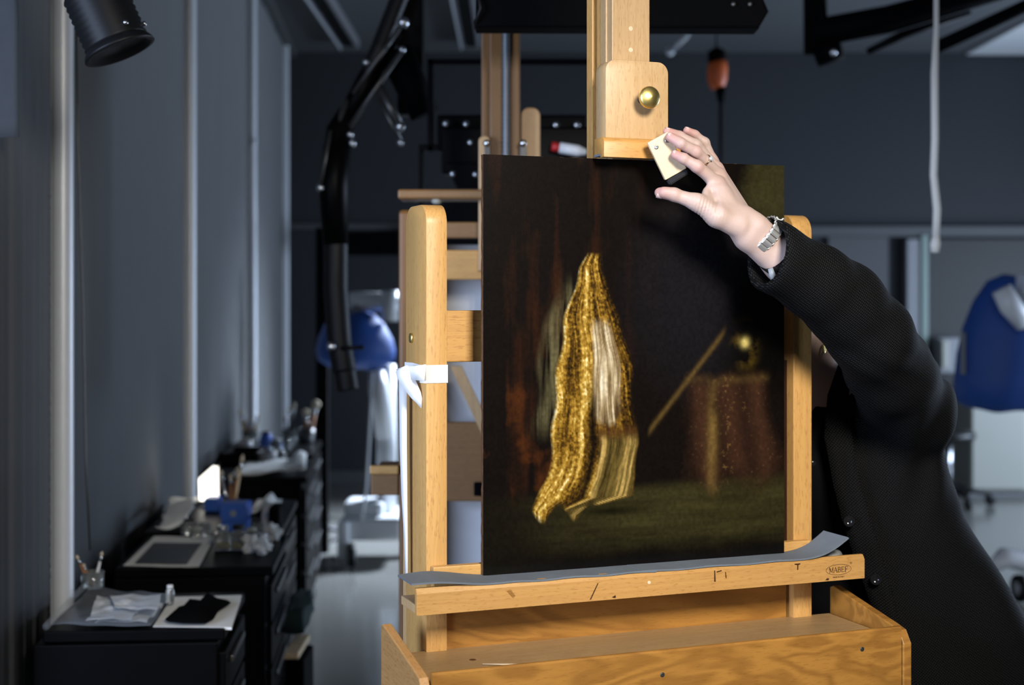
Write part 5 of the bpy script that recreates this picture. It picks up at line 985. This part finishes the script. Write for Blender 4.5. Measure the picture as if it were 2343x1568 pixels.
# --- jacket: shell with an open cuff
F4 = Field((.36, 2.37, .60), (1.24, 3.30, 1.68), .0062)
def jacket(off):
    J = F4.new()
    ch = [(V(1715, 548, 2.432), .056), (V(1768, 587, 2.455), .0575), (V(1868, 646, 2.51), .064), (V(1930, 693, 2.555), .072), (V(1994, 770, 2.60), .075), (V(2036, 850, 2.70), .080), (V(2084, 940, 2.86), .090)]
    for (a, ra), (b, rb) in zip(ch, ch[1:]): F4.cap(J, a, b, ra - off, rb - off, .02)
    tz = [(1.335, .66, .10, .105), (1.285, .695, .20, .14), (1.20, .71, .20, .155), (1.10, .73, .212, .155), (.98, .765, .245, .16), (.86, .795, .285, .165), (.72, .815, .305, .165), (.64, .82, .31, .17)]
    ax, az = F4.ax[0], F4.ax[2]; zs = np.array([q[0] for q in tz][::-1]); ix = lambda c: np.interp(az, zs, np.array([q[c] for q in tz][::-1]))
    cx_, hw, hd = ix(1)[None, None, :], ix(2)[None, None, :] - off, ix(3)[None, None, :] - off
    x = (F4.ax[0][:, None, None] - cx_) / hw; y = (F4.ax[1][None, :, None] - (PY + .03)) / hd
    q = np.power(np.abs(x) ** 2.4 + np.abs(y) ** 2.4, 1 / 2.4); body_ = (q - 1) * np.minimum(hw, hd)
    z = az[None, None, :]; body_ = np.maximum(body_, z - (1.345 - off * .5)); body_ = np.maximum(body_, .665 + off * 0 - z)
    J = smin(J, body_.astype(np.float32), .05)
    F4.cap(J, RS + Vector((0, 0, -.01)), RE, .078 - off, .066 - off, .04); F4.cap(J, RE, RW + Vector((0, 0, .03)), .066 - off, .056 - off, .02)
    return J
J0 = jacket(0.0); J1 = jacket(.0135)
X, Yg, Z = F4.grid(tuple(slice(0, q) for q in F4.n))
ax_ = np.array((EL - WR).normalized()); cu = np.array(V(1752, 572, 2.448)); nrmC = np.array((.89, .41, -.20))
def plane(p, n_): return (p[0] - X) * n_[0] + (p[1] - Yg) * n_[1] + (p[2] - Z) * n_[2]
el = np.array(EL); rr_ = np.sqrt((X - el[0]) ** 2 + (Yg - el[1]) ** 2 + (Z - el[2]) ** 2)
fold_ = .0026 * np.sin((X * .75 + Z * .9 - Yg * .3) * 95 + 2.2 * np.sin(Z * 22)) * np.exp(-(rr_ / .11) ** 2)
sh_ = np.array(SH); rs_ = np.sqrt((X - sh_[0]) ** 2 + (Yg - sh_[1]) ** 2 + (Z - sh_[2]) ** 2)
fold_ = fold_ + .005 * np.sin((X - Z * .35) * 70 + 2 * np.sin(Z * 15)) * np.exp(-((rs_ - .10) / .10) ** 2)
fold_ = fold_ + .004 * np.sin((X - .25 * (1.2 - Z)) * 30 + 1.4 * np.sin(Z * 9)) * np.clip((1.24 - Z) / .25, 0, 1) * (Yg < PY + .05)

J0 = J0 + fold_; J1 = J1 + fold_
# cuff cut, the body's front opening, the hem and the neck hole
cutc = plane(np.array(V(1757, 580, 2.445)), nrmC); sleeve_zone = (X < .66) & (Z > 1.46) & (Yg < 2.62)
hem = .67 - Z
ex_ = np.interp(F4.ax[2], [.60, .93, 1.02, 1.10, 1.20, 1.285, 1.345, 1.40], [.80, .735, .708, .675, .650, .632, .655, .665])[None, None, :]
opening = np.maximum(np.maximum(X - ex_, .475 + 0 * Z - X), np.maximum(Yg - (PY + .0), Z - 1.37)); opening = np.where((Yg > 2.70), opening, 1.0)
neck = np.sqrt((X - .645) ** 2 + ((Yg - (PY + .0)) * 1.0) ** 2) - (.070 + .25 * np.clip(Z - 1.30, -.02, .1)); neck = np.maximum(neck, 1.285 - Z)
cuffR = np.where((X < .56) & (Z < .90) & (Z > .80), .86 - Z, -1)
J = np.maximum(J0, -J1); J = np.maximum(J, np.where(sleeve_zone, cutc, -1)); J = np.maximum(J, hem); J = np.maximum(J, -opening); J = np.maximum(J, -neck); 
P4, Q4 = F4.mesh(J.astype(np.float32)); jb = pymesh(P4, Q4)
for _ in range(3): bmesh.ops.smooth_vert(jb, verts=jb.verts[:], factor=.5, use_axis_x=True, use_axis_y=True, use_axis_z=True)
jk = O('jacket', jb, M['jacket'], woman, True, label='black basket weave jacket')
# lapel edge rolled along the front opening, buttons
def onfront(px, py, off=.0):
    z = EYE - (py - HOR) / FPX * 2.83; return V(px, py, 2.838 - off)
bm = B(); strip(bm, [(onfront(1925, 812, -.05), onfront(1948, 822, -.06)), (onfront(1893, 905, -.01), onfront(1938, 930, .0)), (onfront(1886, 1000, .005), onfront(1955, 1040, .02)), (onfront(1905, 1100, .01), onfront(1975, 1130, .025)), (onfront(1930, 1200, .012), onfront(2005, 1230, .03)), (onfront(1965, 1300, .012), onfront(2035, 1330, .03)), (onfront(2000, 1400, .012), onfront(2060, 1430, .03)), (onfront(2025, 1500, .012), onfront(2085, 1520, .03)), (onfront(2045, 1600, .012), onfront(2105, 1610, .03))], .006)
bmesh.ops.subdivide_edges(bm, edges=bm.edges[:], cuts=2, use_grid_fill=True)
O('lapel', bm, M['jacket'], jk, True)
for px, py in ((1943, 1193), (2004, 1326)):
    O('button', lathe(B(), [(.004, 0), (.0105, .001), (.0115, .003), (.0105, .0055), (.0085, .0055), (.007, .004), (.002, .0035)], onfront(px, py, .04), (-.25, -1, .1), 24), M['button'], jk, True, auto=40)
# inner knit cuff and pale lining in the sleeve opening
bm = B(); tube(bm, [V(1769, 572, 2.462), V(1800, 596, 2.482), V(1850, 640, 2.51)], [.0372, .040, .042], 24, cap=False); bmesh.ops.solidify(bm, geom=bm.faces[:], thickness=.002); O('inner_cuff', bm, M['knit'], woman, True)
bm = B(); strip(bm, [(V(1768, 612, 2.440), V(1757, 616, 2.442)), (V(1773, 626, 2.442), V(1760, 632, 2.443)), (V(1782, 640, 2.446), V(1768, 650, 2.446))], .002); O('lining_tab', bm, M['lining'], jk, True, label='pale grey lining showing in the cuff')
# black top and trousers, shoes
F5 = Field((.42, 2.70, .72), (1.12, 3.25, 1.36), .009); D5 = F5.new()
F5.cap(D5, hip + Vector((0, 0, -.02)), chest + Vector((0, .015, 0)), .128, .128, .06, ((0, 1, 0), .85)); F5.cap(D5, hip + Vector((-.08, 0, 0)), hip + Vector((.08, 0, 0)), .125, .125, .06); F5.cap(D5, chest + Vector((-.09, .015, 0)), chest + Vector((.09, .015, 0)), .112, .112, .05)
F5.cap(D5, nb + Vector((-.02, .01, -.03)), RS, .07, .065, .05); F5.cap(D5, nb + Vector((.02, .01, -.03)), SH + Vector((-.03, .04, -.02)), .07, .065, .05)
gx = F5.grid(tuple(slice(0, q) for q in F5.n)); vn = np.maximum(np.maximum(np.abs(gx[0] - .562) - np.clip((gx[2] - 1.19) * .378, -1, .2), gx[1] - (PY - .02)), 1.19 - gx[2]); D5 = np.maximum(D5, -vn); D5 = np.maximum(D5, gx[2] - 1.355); D5 = np.maximum(D5, .76 - gx[2])
P5, Q5 = F5.mesh(D5.astype(np.float32)); tb = pymesh(P5, Q5); bmesh.ops.smooth_vert(tb, verts=tb.verts[:], factor=.5, use_axis_x=True, use_axis_y=True, use_axis_z=True); O('top', tb, M['top'], woman, True, label='black knitted top with a V neck')
p = V(1860, 1060, 2.80); O('top_button', lathe(B(), [(.003, 0), (.0065, .001), (.006, .003), (.002, .0035)], p, (0, -1, 0), 14), M['button'], woman, True)
F6 = Field((.55, 2.84, .04), (1.06, 3.24, .92), .010); D6 = F6.new()
F6.cap(D6, hip + Vector((-.08, 0, -.02)), hip + Vector((.08, 0, -.02)), .13, .13, .05)
for sg in (-1, 1):
    h_ = hip + Vector((.085 * sg, 0, -.03)); F6.cap(D6, h_, (h_.x, 3.0, .46), .10, .075, .04); F6.cap(D6, (h_.x, 3.0, .46), (h_.x, 3.06, .06), .075, .062, .03)
P6, Q6 = F6.mesh(D6); O('trousers', pymesh(P6, Q6), M['trouser'], woman, True)
for sg in (-1, 1):
    F7 = Field((.5, 2.75, -.01), (1.1, 3.2, .16), .007); D7 = F7.new(); x_ = hip.x + .085 * sg; F7.cap(D7, (x_, 3.09, .05), (x_ + .01 * sg, 2.90, .040), .046, .038, .02, ((1, 0, 0), .9)); gz = F7.grid(tuple(slice(0, q) for q in F7.n))[2]; D7 = np.maximum(D7, .002 - gz)
    P7, Q7 = F7.mesh(D7.astype(np.float32)); O('shoe', pymesh(P7, Q7), M['leather'], woman, True)
# ring on the middle finger
d = (fing['middle'][0][1] - mc['middle']).normalized(); rc = mc['middle'].lerp(fing['middle'][0][1], .62); u_, w_ = frame(d); n = 36
bm = B(); tube(bm, [rc + (u_ * math.cos(2 * math.pi * q / n) + w_ * math.sin(2 * math.pi * q / n)) * .0110 for q in range(n + 1)], .0018, 8)
rg = O('ring', bm, M['gold'], woman, True, label='gold ring with a clear stone'); up = (Vector((.15, -.85, .5)) - d * Vector((.15, -.85, .5)).dot(d)).normalized(); sp = rc + up * .0118
O('setting', lathe(B(), [(.003, 0), (.0048, .0024), (.0042, .003)], sp, up, 12), M['silver'], rg, True); O('stone', lathe(B(), [(.0016, .0016), (.0044, .0036), (.0032, .0052), (.0006, .0053)], sp, up, 9), M['gem'], rg)
# link bracelet
bc = V(1747, 540, 2.462); nb_ = (WR - V(1800, 598, 2.485)).normalized(); bx = nb_.cross(Vector((0, 1, 0))).normalized(); by = bx.cross(nb_).normalized(); br = T('bracelet', 'silver link bracelet round the raised wrist', 'bracelet', bc - Vector((0, 0, .035)))
NL = 22; ra_, rb_ = .0365, .0275; tilt = .10
def bp(a, o_, l): return bc + bx * math.cos(a) * (ra_ + o_) + by * math.sin(a) * (rb_ + o_) + nb_ * (l + tilt * math.cos(a) * ra_)
for i in range(NL):
    a0, a1 = 2 * math.pi * (i + .10) / NL, 2 * math.pi * (i + .90) / NL; bm = B(); na = 5; g1 = []
    for j, (l, hgt) in enumerate(((-.0085, .0002), (-.0075, .0016), (.0075, .0016), (.0085, .0002))):
        g1.append([bm.verts.new(bp(a0 + (a1 - a0) * q / na, hgt + .0010 * math.sin(math.pi * q / na), l)) for q in range(na + 1)])
    fs = [bm.faces.new((g1[j][q], g1[j][q + 1], g1[j + 1][q + 1], g1[j + 1][q])) for j in range(3) for q in range(na)]
    bmesh.ops.recalc_face_normals(bm, faces=fs); bmesh.ops.solidify(bm, geom=fs, thickness=.0014); O('link', bm, M['silver'], br, True, auto=40)
for l in (-.0095, .0095):
    bm = B(); n = NL * 6; tube(bm, [bp(2 * math.pi * q / n, .0006 + .0009 * math.cos(NL * 2 * math.pi * q / n), l + .0007 * math.sin(NL * 2 * math.pi * q / n)) for q in range(n + 1)], .0015, 8); O('edge_chain', bm, M['silver'], br, True)
p = bp(math.pi * 1.02, .002, 0) + Vector((0, -.004, -.003)); bm = B()
for i in range(7): bmesh.ops.create_uvsphere(bm, u_segments=8, v_segments=6, radius=.0019, matrix=Matrix.Translation(p + Vector((.0018 * i - .004, -.001, -.0028 * i + .006 + .0004 * i * i))))
O('safety_chain', bm, M['silver'], br, True)
